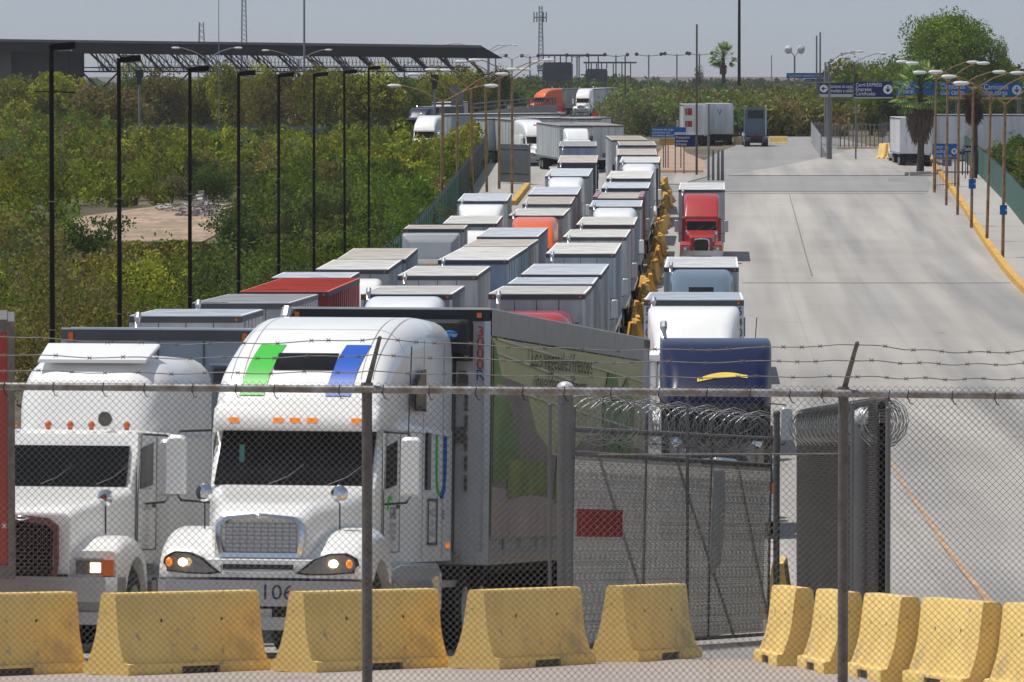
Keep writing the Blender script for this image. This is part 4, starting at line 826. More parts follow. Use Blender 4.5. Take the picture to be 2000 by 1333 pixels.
# ------------------------------------------------------------------ concrete barriers (origin: base centre of the near end, +y along the barrier)
def barrier_fn(L=2.4, chip=0):
    def f(b):
        prof = [(-.30, 0), (-.30, .105), (-.29, .12), (-.235, .13), (-.175, .30), (-.145, .42), (-.092, .81), (-.075, .835), (.075, .835), (.092, .81), (.145, .42), (.175, .30), (.235, .13), (.29, .12), (.30, .105), (.30, 0)]
        L_ = [[(x, y, z) for x, z in prof] for y in (0, .3, L/2-.32)]
        b.loft(L_); up = [(x, y, max(z, .075)) for x, z in prof for y in (0,)]
        b.loft([[(x, y, max(z, .085)) for x, z in prof] for y in (L/2-.32, L/2+.32)])
        b.loft([[(x, y, z) for x, z in prof] for y in (L/2+.32, L-.3, L)])
    return f
BAR = barrier_fn()
def barrier(label, x, y, phi, group, L=2.4, sub_=True, z=None):
    z0 = gz(y)+(.042 if y < 66 else .025); o = part('barrier', None, ('bar', L), barrier_fn(L), M_yel, (x, y, z0)); dx, dy = L*math.sin(phi), L*math.cos(phi)
    o.rotation_euler = (math.atan2(gz(y+dy)-gz(y), L), 0, -phi); tag(o, label, 'barrier', group)
    if sub_:
        for yy in (L*.3, L*.72):
            for s in (-1, 1): part('lifting_hole', o, 'lh', lambda b: b.tube([(-.004, 0, 0), (.004, 0, 0)], .018, 8), M_blk, (s*.128, yy, .55))
        part('drain_slot', o, ('dsl', L), lambda b: b.box(-.27, .27, L/2-.30, L/2+.30, -.01, .083), M_blk)
    return o
LB = ['yellow barrier at the left edge of the view, partly cut off', 'yellow barrier below the left headlight of truck 106', 'yellow barrier between the bumper number 106 and the fence post', 'yellow barrier right of the fence post in front of the trailer wheels', 'chipped yellow barrier next to the opening of the gate']
for (px, py, ph), l in zip([(-172, 1333, 36), (206, 1327, 35), (573, 1321, 35), (925, 1315, 26), (1196, 1300, 19)], LB):
    p = hit(px, py); barrier(l, p.x, p.y, R(ph), 'barriers in front of the lorries')
LB = ['yellow barrier cut off by the right edge of the view', 'large yellow barrier second from the right edge, wide shaded end', 'yellow barrier just right of the right fence post', 'yellow barrier directly behind the right fence post', 'yellow barrier farthest back in the curved row right of the gate']
RBX = [(5.25, 51.0), (4.53, 53.3), (3.92, 55.7), (3.50, 58.2), (3.14, 60.8), (2.80, 63.2)]
for i, l in enumerate(LB):
    (x0, y0), (x1, y1) = RBX[i], RBX[i+1]
    barrier(l, x0, y0, math.atan2(x1+.19-x0, y1-y0), 'curved row of barriers right of the gate', 2.36)
p = at(1519, 1150, 86); barrier('single yellow barrier standing on the road behind the gate', p.x, p.y, R(4), 'barriers in front of the lorries')
# dividing line of small barriers between the lanes
line = [(1243, 676), (1250, 640), (1262, 590), (1276, 540), (1285, 490), (1293, 450), (1299, 415), (1302, 385), (1300, 366)]
DIVM = CACHE[('bar', 2.4)].copy(); DIVM.materials[0] = mat('ochre_barrier', (.66, .34, .04), .8, 0, .25, 2, dirt=(.42, .24, .05)); P = [hit(x, y) for x, y in line]; i = 0; pos = P[0].copy(); k = 0
for a, c in zip(P, P[1:]):
    L = (c-a).length; n = max(1, int(round(L/3.1)))
    for j in range(n):
        q = a.lerp(c, j/n); jx = rng.uniform(-.22, .22)
        barrier('yellow barrier of the winding divider between queue and right lane', q.x+jx, q.y, math.atan2(c.x-a.x, c.y-a.y)+rng.uniform(-.10, .10), 'divider of yellow barriers between the lanes', 2.4, False).data = DIVM
for (x, y, l) in ((1733, 312, 'leftmost of the yellow barriers clustered near the palm'), (1741, 311, 'middle one of the yellow barriers clustered near the palm'), (1750, 313, 'rightmost of the yellow barriers clustered near the palm')):
    q = hit(x, y); o = barrier(l, q.x, q.y, R(-12), 'barriers near the palm', 2.4, False); o.scale = (1.5, 1, 1.7)
for (x0, x1, y, l) in ((1433, 1456, 283, 'ochre barrier between trailer and grey tractor'), (1503, 1538, 281, 'ochre barrier right of the grey tractor')):
    q = hit((x0+x1)/2, y); s = F/q.y; o = part('barrier', None, ('bar', 2.4), BAR, M_yel, q, (0, 0, R(90))); o.location.x += (x1-x0)/s/2; o.scale = (1, (x1-x0)/s/2.4, .95); tag(o, l, 'barrier')
# ------------------------------------------------------------------ foreground chain-link fence
FD = 37.0; fs = F/FD; gY = gz(FD)
def chain(b, x0, x1, z0, z1, w, r, y=0, top=True, n=3):
    hw = w/2; nx = int((x1-x0)/hw); nz = int((z1-z0)/hw); vs = []; fs_ = []
    for i in range(nx):
        base = len(vs); pts = []
        for j in range(nz+1): pts.append((x0+i*hw+(hw if (i+j) % 2 else 0), y+(r*.9 if j % 2 else -r*.9), z1-j*hw))
        for (x, yy, z) in pts:
            for k in range(n): t = 2*math.pi*k/n+.5; vs.append((x+r*math.cos(t), yy+r*math.sin(t), z))
        for j in range(nz):
            for k in range(n): k2 = (k+1) % n; fs_.append((base+j*n+k, base+j*n+k2, base+(j+1)*n+k2, base+(j+1)*n+k))
    b.add(vs, fs_)
FR = empty('chain_link_fence', (0, FD, gY)); tag(FR, 'grey chain link fence with three barbed wires across the foreground', 'fence')
fz = lambda py: at(1000, py, FD).z-gY; fx = lambda px: (px-1000)/fs
zt = fz(765)
def slope(x): return -.0036*x
M_wire = mat('galvanised_wire', (.20, .185, .165), .55, .4, .3, 10); M_wirep = mat('pale_mesh_wire', (.42, .41, .39), .6, .2, .2, 4)
b = MB(); chain(b, fx(-60), fx(2060), .04, zt+.055, .0455, .0022, -.03); ch_ = b.build('chain_mesh', M_wire, FR)
ch_.rotation_euler = (0, -math.atan(-.0075), 0); ch_.rotation_euler = (0, math.atan(.0075), 0)
part('top_rail', FR, 'toprail', lambda b: b.tube([(fx(-80), 0, fz(754)), (fx(715), 0, fz(761)), (fx(1648), 0, fz(769)), (fx(2080), 0, fz(774))], .026, 14), mat('galvanised_rail', (.42, .43, .44), .38, .6, .2, 9, dirt=(.20, .15, .11)))
def ties(b):
    for px in (8, 104, 201, 283, 373, 457, 535, 662, 750, 840, 930, 1022, 1100, 1195, 1290, 1378, 1465, 1545, 1606, 1740, 1774, 1858, 1942):
        x = fx(px+rng.uniform(-3, 3)); z = fz(754+(px+80)*.0093); b.tube([(x+.004*math.sin(t), .03*math.cos(t), z+.03*math.sin(t)) for t in [2*math.pi*k/10 for k in range(11)]], .003, 4)
        b.tube([(x, -.03, z-.02), (x+.012, -.035, z-.055), (x+.03, -.03, z-.06)], .003, 4)
b = MB(); ties(b); b.build('wire_tie', M_frame, FR)
arms = []
for px, tpx, tpy in ((716, 742, 659), (1649, 1673, 669)):
    x = fx(px); pst = part('fence_post', FR, ('fpost', px), lambda b: b.tube([(x, .04, -.3), (x, .04, fz(745+px*.008))], .034, 16), M_galv, ang=60)
    b = MB(); x2 = fx(tpx); z2 = fz(tpy); zb = fz(748+px*.009)
    d = [(x-.016, .03, zb), (x+.022, .03, zb), (x2+.013, -.10, z2), (x2-.013, -.10, z2)]
    b.loft([[(p[0], p[1]+e, p[2]) for p in d] for e in (0, .012)]); b.tube([(x, .04, zb-.05), (x, .04, zb+.02)], .04, 14); b.ball((x2, -.10, z2), (.014, .012, .014))
    b.build('barb_arm', M_galv, pst); arms.append((x, zb, x2, z2))
def barb_wire(b, pts, sag):
    fine = []
    for a, c in zip(pts, pts[1:]):
        n = 26
        for i in range(n):
            t = i/n; p = Vector(a).lerp(Vector(c), t); p.z -= sag*math.sin(math.pi*t)*1.0; p.z += .006*math.sin(t*31+a[0]*5); fine.append(p)
    fine.append(Vector(pts[-1])); b.tube(fine, .0034, 4)
    acc = 0
    for a, c in zip(fine, fine[1:]):
        acc += (c-a).length
        if acc > .125:
            acc = rng.uniform(-.02, .02); p = c
            for sg in (1, -1): b.tube([p+Vector((-.014, -.004*sg, -.013*sg)), p+Vector((.0, .006*sg, .002)), p+Vector((.014, -.004*sg, .013*sg))], .0024, 3)
            b.tube([p+Vector((-.009, 0, 0)), p+Vector((.009, 0, 0))], .0058, 5)
for k, (ya, yb, yc, y0) in enumerate(((667, 679, 684, 664), (692, 692, 699, 682), (722, 728, 735, 705))):
    f_ = (.02, .36, .70)[k]; pts = []
    P1 = [(arms[i][2]+(arms[i][0]-arms[i][2])*f_, -.10+.10*f_, arms[i][3]+(arms[i][1]-arms[i][3])*f_) for i in (0, 1)]
    pl = (fx(-120), P1[0][1], P1[0][2]+(.03, .0, .0)[k]+.02); pr_ = (fx(2150), P1[1][1], P1[1][2]-.0)
    b = MB(); barb_wire(b, [pl, P1[0], P1[1], pr_], (.055, .028, .02)[k]); b.build('barbed_wire', M_galv, FR)
# ------------------------------------------------------------------ gates
def gate_leaf(label, a, c, h0, h1, mesh=.06, r=.0028, braces=(), razor=True, sign=None, coil=.42):
    """a, c: ground points of the near hinge end and the far free end."""
    d = Vector((c.x-a.x, c.y-a.y, 0)); L = d.length; ang = math.atan2(d.y, d.x)
    G = empty('gate', (a.x, a.y, a.z), ang); G.rotation_euler = (0, -math.atan2(c.z-a.z, L), ang); tag(G, label, 'gate')
    b = MB(); chain(b, 0, L, .12, h1, mesh, r); b.build('chain_mesh', M_wire, G)
    def fr(b):
        b.tube([(0, 0, .1), (L, 0, .1)], .025, 8); b.tube([(0, 0, h1), (L, 0, h1)], .03, 8)
        for x in [L*i/3 for i in range(4)]: b.tube([(x, 0, .1), (x, 0, h1+(.55 if coil > 0 else .03))], .02, 8)
        b.tube([(0, 0, h1+(.28 if coil > 0 else -.02)), (L, 0, h1+(.36 if coil > 0 else -.02))], .035, 8)
    b = MB(); fr(b); b.build('gate_frame', M_galv, G)
    for x0, x1 in braces: b = MB(); b.tube([(x0, .03, h1), (x1, .03, .12)], .022, 6); b.build('brace', M_galv, G)
    if razor: razor_coil(G, 0.1, L, h1+coil)
    return G, L
def razor_coil(par, x0, x1, z, r=.29, pitch=.40):
    n = int((x1-x0)/pitch); b = MB()
    for ph, rr in ((0, r), (math.pi*.9, r*.86)):
        pts = []
        for i in range(n*12):
            t = i/12*2*math.pi; pts.append((x0+pitch*i/12+.10*math.sin(t*.5+ph), rr*math.cos(t+ph), z+rr*math.sin(t+ph)+.03*math.sin(i*.13)))
        b.tube(pts, .0055, 3)
        for p in pts[::2]: b.box(p[0]-.016, p[0]+.016, p[1]-.003, p[1]+.003, p[2]-.009, p[2]+.009)
    b.build('razor_wire', mat('razor_wire_steel', (.35, .35, .34), .4, .6, .2), par)
ga = at(1112, 1266, 67.5); ga.z = gz(ga.y); gc = at(1500, 1220, 78); gc.z = gz(gc.y)
G1, L1 = gate_leaf('open chain link gate leaf with red sign, standing over the trailer side', ga, gc, 0, 2.42, mesh=.055, r=.0034, braces=((1.3, 4.5), (5.4, 8.9), (8.9, 11.2)))
sub(G1, 'chain_mesh').data.materials[0] = M_wirep
b = MB(); b.box(.15, 2.35, -.035, -.02, 1.42, 1.75); SG = b.build('sign_plate', M_sred, G1)
for k in range(3): text('lettering', SG, 'ALTO  PELIGRO  NO PASAR' if k == 1 else 'AREA RESTRINGIDA', .075, mat('faded_letter', (.42, .08, .06)), (1.25, -.038, 1.69-.10*k))
b = MB(); b.loft([[(7.1, y, 1.1), (7.3, y, .95), (7.75, y, 1.1), (7.9, y, 1.7), (7.85, y, 2.3), (7.2, y, 2.3)] for y in (-.05, -.03)]); b.build('hanging_sheet', mat('pale_sheet', (.6, .6, .57), .7), G1)
b = MB(); chain(b, 0, L1, .12, 2.38, .045, .0040, .07); b.build('backing_mesh', M_wirep, G1)
def post(label, px, py_top, D, r, dome=False, cat='post', m=None, name='gate_post'):
    p = at(px, py_top, D); z = gz(D); o = empty(name, (p.x, D, z)); tag(o, label, cat)
    H = p.z-z
    b = MB(); b.tube([(0, 0, -.3), (0, 0, H-(r*.8 if dome else 0))], r, 14); b.build('shaft', m or M_greyp, o)
    if dome: b = MB(); b.ball((0, 0, H-r*.8), (r*1.08, r*1.08, r*.85), 16, 8); b.build('dome_cap', mat('cap_metal', (.62, .63, .64), .4, .2), o)
    else: b = MB(); b.ball((0, 0, H), r*1.15, 10, 6); b.build('cap', M_galv, o)
    return o
post('thick grey gate post with pale dome cap, in front of the printed trailer', 1104, 746, 67.2, .098, True)
post('thin galvanised pole left of the thick dome capped post', 1074, 792, 67.0, .022)
post('thin pole rising in front of the printed trailer beside the coil of razor wire', 1343, 776, 73, .02)
post('short grey post at the free end of the gate leaf', 1517, 808, 76, .045)
g2a = at(1733, 1260, 67); g2a.z = gz(67); g2c = at(1573, 1180, 92); g2c.z = gz(92)
G2, L2 = gate_leaf('chain link gate leaf seen almost edge on, right of the opening, razor coil on top', g2c, g2a, 0, 3.05, mesh=.075, r=.004, braces=((2, 8), (10, 16)), coil=-.28)
b = MB(); chain(b, 0, L2, .12, 3.0, .06, .004, -.14); b.build('backing_mesh', M_frame, G2); sub(G2, 'chain_mesh').data.materials[0] = M_frame
b = MB(); b.box(.2, L2-.2, -.10, -.085, .2, 3.0); b.build('privacy_sheet', patch(mat('dark_screen', (.075, .066, .06), .9, 0, .3, 2), (.20, .17, .15), 1.2, .52, .68, (1, 1, .6), .7), G2)
post('stout grey gate post with dome cap behind the right fence post', 1692, 796, 69, .175, True)
post('thin galvanised pole at the right end of the edge on gate leaf', 1735, 800, 66.4, .03)
post('thin galvanised pole behind the right fence post', 1665, 790, 66.8, .024)
b = MB(); a_ = at(1080, 889, 67.2); c_ = at(1642, 887, 66.9); b.tube([a_, c_], .014, 6); tag(b.build('cable', M_galv), 'thin light pipe stretched level across the gate opening', 'pipe')
# ------------------------------------------------------------------ black lamp posts
def black_lamp(px, py, D, headw, side=1, label=''):
    p = at(px, py, D); z = gz(D); r = empty('street_lamp', (p.x, D, z)); r.rotation_euler = (0, rng.uniform(-.003, .003), 0); tag(r, label, 'street lamp', 'black lamp posts beside the queue'); H = p.z-z
    b = MB(); b.tube([(0, 0, -.5), (0, 0, H-.05)], [.068, .052], 10); b.build('pole', M_blackpole, r); b = MB(); b.box(-.2, .2, -.2, .2, -.1, .06); b.tube([(0, 0, .06), (0, 0, .5)], [.13, .10], 10); b.build('base', M_blackpole, r)
    def f(b): b.hexa([(.0, -.2, H-.17), (headw, -.2, H-.13), (headw, .2, H-.13), (.0, .2, H-.17), (.05, -.2, H-.02), (headw, -.2, H+.02), (headw, .2, H+.02), (.05, .2, H-.02)])
    b = MB(); f(b); hd = b.build('lamp_head', M_blackpole, r); b = MB(); b.box(.15, headw-.1, -.15, .15, H-.185, H-.16); b.build('lens', M_lens, hd)
    b = MB(); b.box(.06, headw, -.19, .19, H+.0, H+.03); b.build('head_lid', M_greyp, hd)
    for zz in (2.2, 3.9): b = MB(); b.tube([(0, 0, H*zz/6-.015), (0, 0, H*zz/6+.015)], .082, 10); b.build('band', M_galv, r)
    return r
ORD = ['first from the left, with a thin cross rod', 'second from the left, bands and small tags', 'third from the left, in front of the soil heap', 'fourth from the left', 'fifth from the left', 'sixth from the left', 'seventh from the left', 'eighth and farthest, nearest the green fence']
for i, (px, py, D) in enumerate([(100, 84, 128), (232, 110, 144), (369, 130, 165), (465, 139, 184), (543, 142.5, 203.5), (612, 142, 223.5), (673, 137, 245), (720, 130, 265)]):
    r = black_lamp(px, py, D, .55*F/128/F*128*(.0+1.0), label='tall black lamp post, '+ORD[i])
    if i == 0: b = MB(); b.tube([(-.35, 0, 9.1), (.55, 0, 9.08)], .015, 5); b.build('cross_rod', M_blackpole, r)
# ------------------------------------------------------------------ twin-arm lamps
def twin(label, px, base, fork, la, ra, rad, m, group, hm=None, D=None):
    p = hit(*base) if D is None else Vector(((base[0]-1000)*D/F, D, gz(D))); s = F/p.y; r = empty('street_lamp', p); tag(r, label, 'street lamp', group)
    H = at(px, fork, p.y).z-p.z; b = MB(); b.tube([(0, 0, -.3), ((px-base[0])/s, 0, H)], [rad, rad*.8], 8); b.build('pole', m, r)
    x0 = (px-base[0])/s
    for q in (la, ra):
        if q is None: continue
        dx = (q[0]-px)/s; dz = (fork-q[1])/s; sg = 1 if dx > 0 else -1
        b = MB(); b.tube([(x0, 0, H-.15), (x0+dx*.45, 0, H+dz*.62), (x0+dx*.8, 0, H+dz*.98), (x0+dx, 0, H+dz)], rad*.42, 6); b.build('arm', m, r)
        b = MB(); b.loft([[(x0+dx+sg*t, w_*math.cos(a), H+dz+.0+h_*math.sin(a)) for a in [2*math.pi*k/8 for k in range(8)]] for t, w_, h_ in ((-.35, .05, .04), (-.2, .14, .10), (.25, .18, .13), (.5, .12, .09), (.58, .03, .03))]); b.build('lamp_head', hm or M_lampw, r)
    return r
LL = [(865, 195, (862, 432), (774, 168), (956, 168)), (893, 182, (894, 400), (812, 146), (977, 145)), (920, 172, (923, 379), (845, 137), (996, 136)), (948, 166, (951, 376), (872, 138), (1023, 136)), (975, 152, (975, 370), (903, 121), (1048, 122)), (1000, 150, (1000, 379), (930, 118), (1068, 118))]
for i, (px, fk, bs, la, ra) in enumerate(LL): twin('yellow twin arm lamp by the green fence, number '+['one, nearest', 'two', 'three', 'four', 'five', 'six, farthest'][i]+' counted from the left', px, bs, fk, la, ra, .11, M_ypole, 'yellow twin arm lamps on the left')
RL = [(1962, 200, (1958, 508), (1880, 163), (2044, 165)), (1934, 186, (1927, 476), (1856, 150), (2012, 150)), (1900, 172, (1897, 446), (1830, 141), (1982, 143)), (1872, 166, (1870, 421), (1799, 142), (1947, 141)), (1850, 156, (1848, 402), (1784, 124), (1916, 124)), (1828, 148, (1825, 377), (1764, 121), (1896, 122))]
for i, (px, fk, bs, la, ra) in enumerate(RL): twin('rusty yellow twin arm lamp on the right pavement, '+['nearest with small blue sign', 'second nearest', 'third, with small blue sign', 'fourth', 'fifth', 'farthest'][i], px, bs, fk, la, ra, .10, M_ypole, 'yellow twin arm lamps on the right')
M_thin = mat('weathered_lamp_steel', (.24, .25, .26), .6, .2, .1)
for i, (px, fk, la, ra, D) in enumerate([(405, 112, (346, 94), (464, 94), 640), (584, 116, (521, 99), (640, 98), 700), (790, 126, None, (850, 107), 760), (955, 98, (880, 86), (980, 88), 800), (953, 103, (908, 108), (1004, 89), 900), (1000, 116, (978, 107), (1028, 107), 1000)]):
    twin('distant pale twin arm lamp above the canopy and trees, '+['first', 'second', 'third', 'fourth', 'fifth', 'sixth'][i]+' from the left', px, (px, 0), fk, la, ra, .13, M_thin, 'distant lamps', D=D)
for i, (px, fk, la, ra, D) in enumerate([(1611, 122, None, (1676, 101), 640), (1618, 120, None, (1660, 103), 660), (1666, 121, (1646, 113), (1722, 105), 700), (1866, 150, None, (1918, 107), 640)]):
    twin('distant pale lamp above the blue sign boards, '+['first', 'second', 'third', 'fourth'][i]+' from the left', px, (px, 0), fk, la, ra, .12, M_thin, 'distant lamps', D=D)
b = MB()
# masts
def mast(label, px, top, D, r, m=None, lattice=False, bottom=None, name='mast'):
    z = gz(D); p = at(px, top, D); o = empty(name, (p.x, D, z)); tag(o, label, 'mast'); H = p.z-z; b = MB()
    if not lattice: b.tube([(0, 0, -.3), (0, 0, H)], [r, r*.75], 8)
    else:
        for k in range(3):
            t = 2*math.pi*k/3; b.tube([(r*2.2*math.cos(t), r*2.2*math.sin(t), 0), (r*math.cos(t), r*math.sin(t), H)], .09*D/900, 4)
        n = int(H/(r*2.2))
        for i in range(n):
            z0 = H*i/n; z1 = H*(i+1)/n; q = 2.2-1.2*i/n
            for k in range(3):
                t = 2*math.pi*k/3; t2 = 2*math.pi*(k+1)/3; b.tube([(r*q*math.cos(t), r*q*math.sin(t), z0), (r*q*math.cos(t2), r*q*math.sin(t2), z1)], .06*D/900, 3)
    b.build('shaft', m or M_thin, o); return o, H
mast('tall plain grey mast above the canopy', 594, -40, 620, .14); mast('thin dark mast above the canopy', 427, -40, 620, .05)
mast('faint lattice mast above the canopy', 475, -30, 1500, .55, lattice=True); mast('short faint lattice tower left above the canopy', 392, 44, 1500, .7, lattice=True)
o, H = mast('lattice radio tower with antennas against the sky, centre', 1055, 12, 1400, .45, lattice=True)
b = MB(); b.box(-1.6, 1.6, -.3, .3, H-3, H-2.7); 
for x in (-1.5, -.8, .8, 1.5): b.box(x-.15, x+.15, -.2, .2, H-4, H-1.5)
b.box(-.8, 2.2, -.2, .2, H-15.5, H-14.5); b.build('antenna', M_thin, o)
mast('tall grey mast right of the fan palm', 1444, -40, 800, .24, m=M_blackpole); 
q = hit(1359, 344); mast('tall brown pole with white lamp beside the blue board', 1361, 48, q.y, .10, m=mat('brown_pole', (.10, .075, .06), .8))
q = hit(1221, 262); mast('dark pole standing beside the far road', 1221, 110, q.y, .10, m=mat('brown_pole', ()))
for px, tp, l in ((1595, 70, 'left of the pair of thin masts behind the blue boards'), (1602, 63, 'right of the pair of thin masts behind the blue boards')): mast(l, px, tp, 700, .13)
mast('faint very distant mast right of the tall mast', 1507, 108, 2500, .3)
for i, px in enumerate((1384, 1393, 1403, 1411)):
    q = hit(px, 354); mast('short thick steel post, %s of the four standing in a row by the kerb' % ['first', 'second', 'third', 'fourth'][i], px, 205 if i == 0 else 294, q.y, (.10, .11, .12, .15)[i], m=M_greyp, name='bollard_post')
# flood lights on tees
for i, (px, y0, w_) in enumerate(((1127, 109, 20), (1203, 108, 22), (1267, 107, 24), (1322, 106, 24), (1366, 105, 24), (968, 110, 20), (1035, 110, 16))):
    D = 1100; s = F/D; p = at(px, y0, D); o = empty('flood_light', (p.x, D, gz(D))); tag(o, 'distant T shaped flood light mast, number %s from the left' % ['three', 'four', 'five', 'six', 'seven', 'one', 'two'][i], 'flood light', 'distant flood lights'); H = p.z-gz(D); W = w_/s
    b = MB(); b.tube([(0, 0, 0), (0, 0, H)], .16, 6); b.tube([(-W, 0, H), (0, 0, H-.3), (W, 0, H)], .09, 5); b.build('pole', M_thin, o)
    for sx in (-1, 1): b = MB(); b.lathe((sx*W, 0, H+.1), (.4, -1, -.3), [(-.2, .2), (0, .38), (.15, .38), (.25, .15)], 10); b.build('lamp', M_dgrey, o)
p = at(1552, 98, 790); o = empty('flood_light', (p.x, 790, gz(790))); tag(o, 'flood light mast with two round lamps right of the tall mast', 'flood light'); H = p.z-gz(790)
b = MB(); b.tube([(0, 0, 0), (0, 0, H-.8)], .13, 6); b.tube([(-.75, 0, H), (0, 0, H-.9), (.75, 0, H)], .08, 5); b.build('pole', M_thin, o)
for sx in (-1, 1): b = MB(); b.lathe((sx*.85, 0, H+.05), (sx*.6, -1, -.2), [(-.35, .3), (0, .6), (.15, .6), (.4, .3)], 12); b.build('lamp', M_lampw, o)
# black signal heads among the trees
for px, y0, y1, l in ((272, 137, 165, 'black signal head on grey pole in front of the brown trees, left'), (849, 146, 174, 'black signal head among the lamp arms')):
    D = 560; s = F/D; p = at(px, y0, D); o = empty('signal', (p.x, D, gz(D))); tag(o, l, 'traffic signal'); H = p.z-gz(D); h = (y1-y0)/s
    b = MB(); b.box(-.38, .38, -.2, .2, H-h*.55, H); b.box(-.24, .24, -.2, .2, H-h, H-h*.55); b.build('signal_head', M_blk, o); b = MB(); b.tube([(0, .1, 0), (0, .1, H-h)], .12, 8); b.build('pole', M_thin, o)
# ------------------------------------------------------------------ green fences
def slat_fence(label, pts, h, m, gap=.02, wd=.16, postm=None, wave=0, name='fence'):
    b = MB(); bp = MB(); n = 0
    for a, c in zip(pts, pts[1:]):
        L = (c-a).length; k = int(L/wd)
        for i in range(k):
            p = a.lerp(c, i/k); q = a.lerp(c, (i+1-gap/wd)/k); z = gz(p.y); e = rng.uniform(-.03, .03)
            b.hexa([(p.x, p.y-.01, z+.1), (q.x, q.y-.01, z+.1), (q.x, q.y+.01, z+.1), (p.x, p.y+.01, z+.1), (p.x, p.y-.01, z+h+e), (q.x, q.y-.01, z+h+e), (q.x, q.y+.01, z+h+e), (p.x, p.y+.01, z+h+e)])
        k = max(1, int(L/3))
        for i in range(k+1): p = a.lerp(c, i/k); bp.tube([(p.x+.05, p.y, gz(p.y)-.1), (p.x+.05, p.y, gz(p.y)+h+.1)], .04, 6)
        for zz in (.4, h-.15):
            for i in range(k): p = a.lerp(c, i/k); q = a.lerp(c, (i+1)/k); bp.tube([(p.x+.04, p.y, gz(p.y)+zz), (q.x+.04, q.y, gz(q.y)+zz)], .025, 5)
    o = b.build(name, m); tag(o, label, 'fence'); bp.build('rail_and_posts', postm or M_greyp, o); return o
def fp(D): return Vector((fenceX(D)-.35, D, 0))
slat_fence('green slatted fence between scrub and the left row of lorries', [fp(D) for D in (190, 240, 268, 320, 400, 470, 540)], 2.5, M_gfence, gap=.01)
slat_fence('green slatted fence along the right pavement', [Vector((kerbX(D)+3.1, D, 0)) for D in (235, 293, 350, 420, 480, 540)], 2.4, mat('green_fence_slats_right', (.025, .11, .08), .6, 0, .35, 1.2, dirt=(.02, .07, .06)), gap=.05)
slat_fence('rusty brown bar fence at the end of the right pavement', [hit(1822, 373), hit(1872, 368)], 2.6, mat('rusty_bars', (.22, .12, .07), .8, 0, .3), gap=.28, wd=.38)
slat_fence('grey steel bar fence behind the sign pole', [hit(1590, 289), hit(1640, 292), hit(1715, 292), hit(1765, 283)], 2.6, mat('grey_bars', (.20, .20, .21), .6, .2, .1), gap=.30, wd=.42)
slat_fence('slanting light grey railing left of the sign pole', [hit(1584, 279), hit(1603, 310)], 2.2, mat('light_bars', (.42, .43, .44), .6, .2, .1), gap=.10, wd=.2)
slat_fence('dark bar fence behind the small blue signs on the right', [hit(1868, 345), hit(2010, 345)], 2.2, M_dgrey, gap=.3, wd=.42)
slat_fence('dark screen fence in front of the yard, behind the scrub', [hit(300, 281), hit(560, 284), hit(860, 292)], 2.0, mat('dark_screen_left', (.05, .065, .07), .8, 0, .2, .5), gap=.01, wd=1.0)
slat_fence('grey steel bar fence beyond the green fence', [hit(924, 318), hit(972, 318)], 2.6, mat('light_bars', ()), gap=.25, wd=.4)
# sheet gate
q = hit(975, 358); q2 = hit(1034, 362); o = empty('sheet_gate', q, math.atan2(q2.y-q.y, q2.x-q.x)); tag(o, 'dark grey sheet gate with two light rails by the yellow kerb', 'gate'); L = (Vector((q2.x-q.x, q2.y-q.y, 0))).length
b = MB(); b.box(0, L, 0, .05, .1, 3.1); b.build('sheet', M_dgrey, o)
for zz in (.85, 2.75): b = MB(); b.box(0, L, -.04, 0, zz, zz+.06); b.build('rail', M_galv, o)
b = MB(); b.tube([(-.05, 0, 0), (-.05, 0, 3.6)], .08, 6); b.tube([(L+.05, 0, 0), (L+.05, 0, 3.3)], .08, 6); b.build('gate_post', M_greyp, o)
# ------------------------------------------------------------------ sign boards
def board(label, x0, y0, x1, y1, D, m, lines=(), trim=None, posts=(), arrow=None, tm=None, yaw=0, ts=None, cat='sign'):
    s = F/D; a = at(x0, y1, D); c = at(x1, y0, D); W = c.x-a.x; H = c.z-a.z
    o = empty('sign_board', ((a.x+c.x)/2, D, gz(D)), yaw); tag(o, label, cat); zb = a.z-gz(D)
    b = MB(); b.box(-W/2, W/2, 0, .12, zb, zb+H); bd = b.build('panel', m, o)
    if trim: b = MB(); b.box(-W/2, W/2, -.02, .13, zb-trim[0]/s, zb-.01); b.build('lower_strip', trim[1], o)
    ax = W*.18 if arrow else 0; n = len(lines); sz = ts/s if ts else H/(n+.4)*1.15 if n else 0
    for i, t in enumerate(lines):
        tx = text('lettering', bd, t, sz, tm or M_swhite, (-W/2+W*.04+(ax*1.25 if arrow in ('L',) else 0), -.02, zb+H*(1-(i+.75)/(n+.5))), sx=.8, align='LEFT')
        wmax = W*(.74 if arrow else .92); w0 = max(v.co.x for v in tx.data.vertices)*sz*.8
        if w0 > wmax: tx.scale.x *= wmax/w0
    if arrow:
        cx = -W/2+W*.11 if arrow == 'L' else W/2-W*.13; rr = min(H*.36, W*.12)
        b = MB(); b.lathe((cx, -.03, zb+H/2), (0, 1, 0), [(-.01, rr), (.02, rr)], 20); b.build('roundel', M_swhite, bd)
        b = MB(); k = {'L': 90, 'D': 180, 'U': -25}[arrow]; M = Matrix.Rotation(R(-k if arrow == 'L' else k), 3, 'Y')
        P2 = [(-.12, -.6), (.12, -.6), (.12, .05), (.42, -.2), (.42, .12), (0, .62), (-.42, .12), (-.42, -.2), (-.12, .05)]
        b.loft([[tuple(Vector((cx, yy, zb+H/2))+M @ Vector((px*rr*1.1, 0, pz*rr*1.1))) for px, pz in P2] for yy in (-.06, -.045)]); b.build('arrow', m, bd)
    for px, r, base in posts:
        x = (px-(x0+x1)/2)/s; b = MB(); b.tube([(x, .2, -.2), (x, .2, zb+H*.9)], r, 8); b.build('post', M_greyp, o)
    return o
q = hit(1620, 313); Dg = q.y
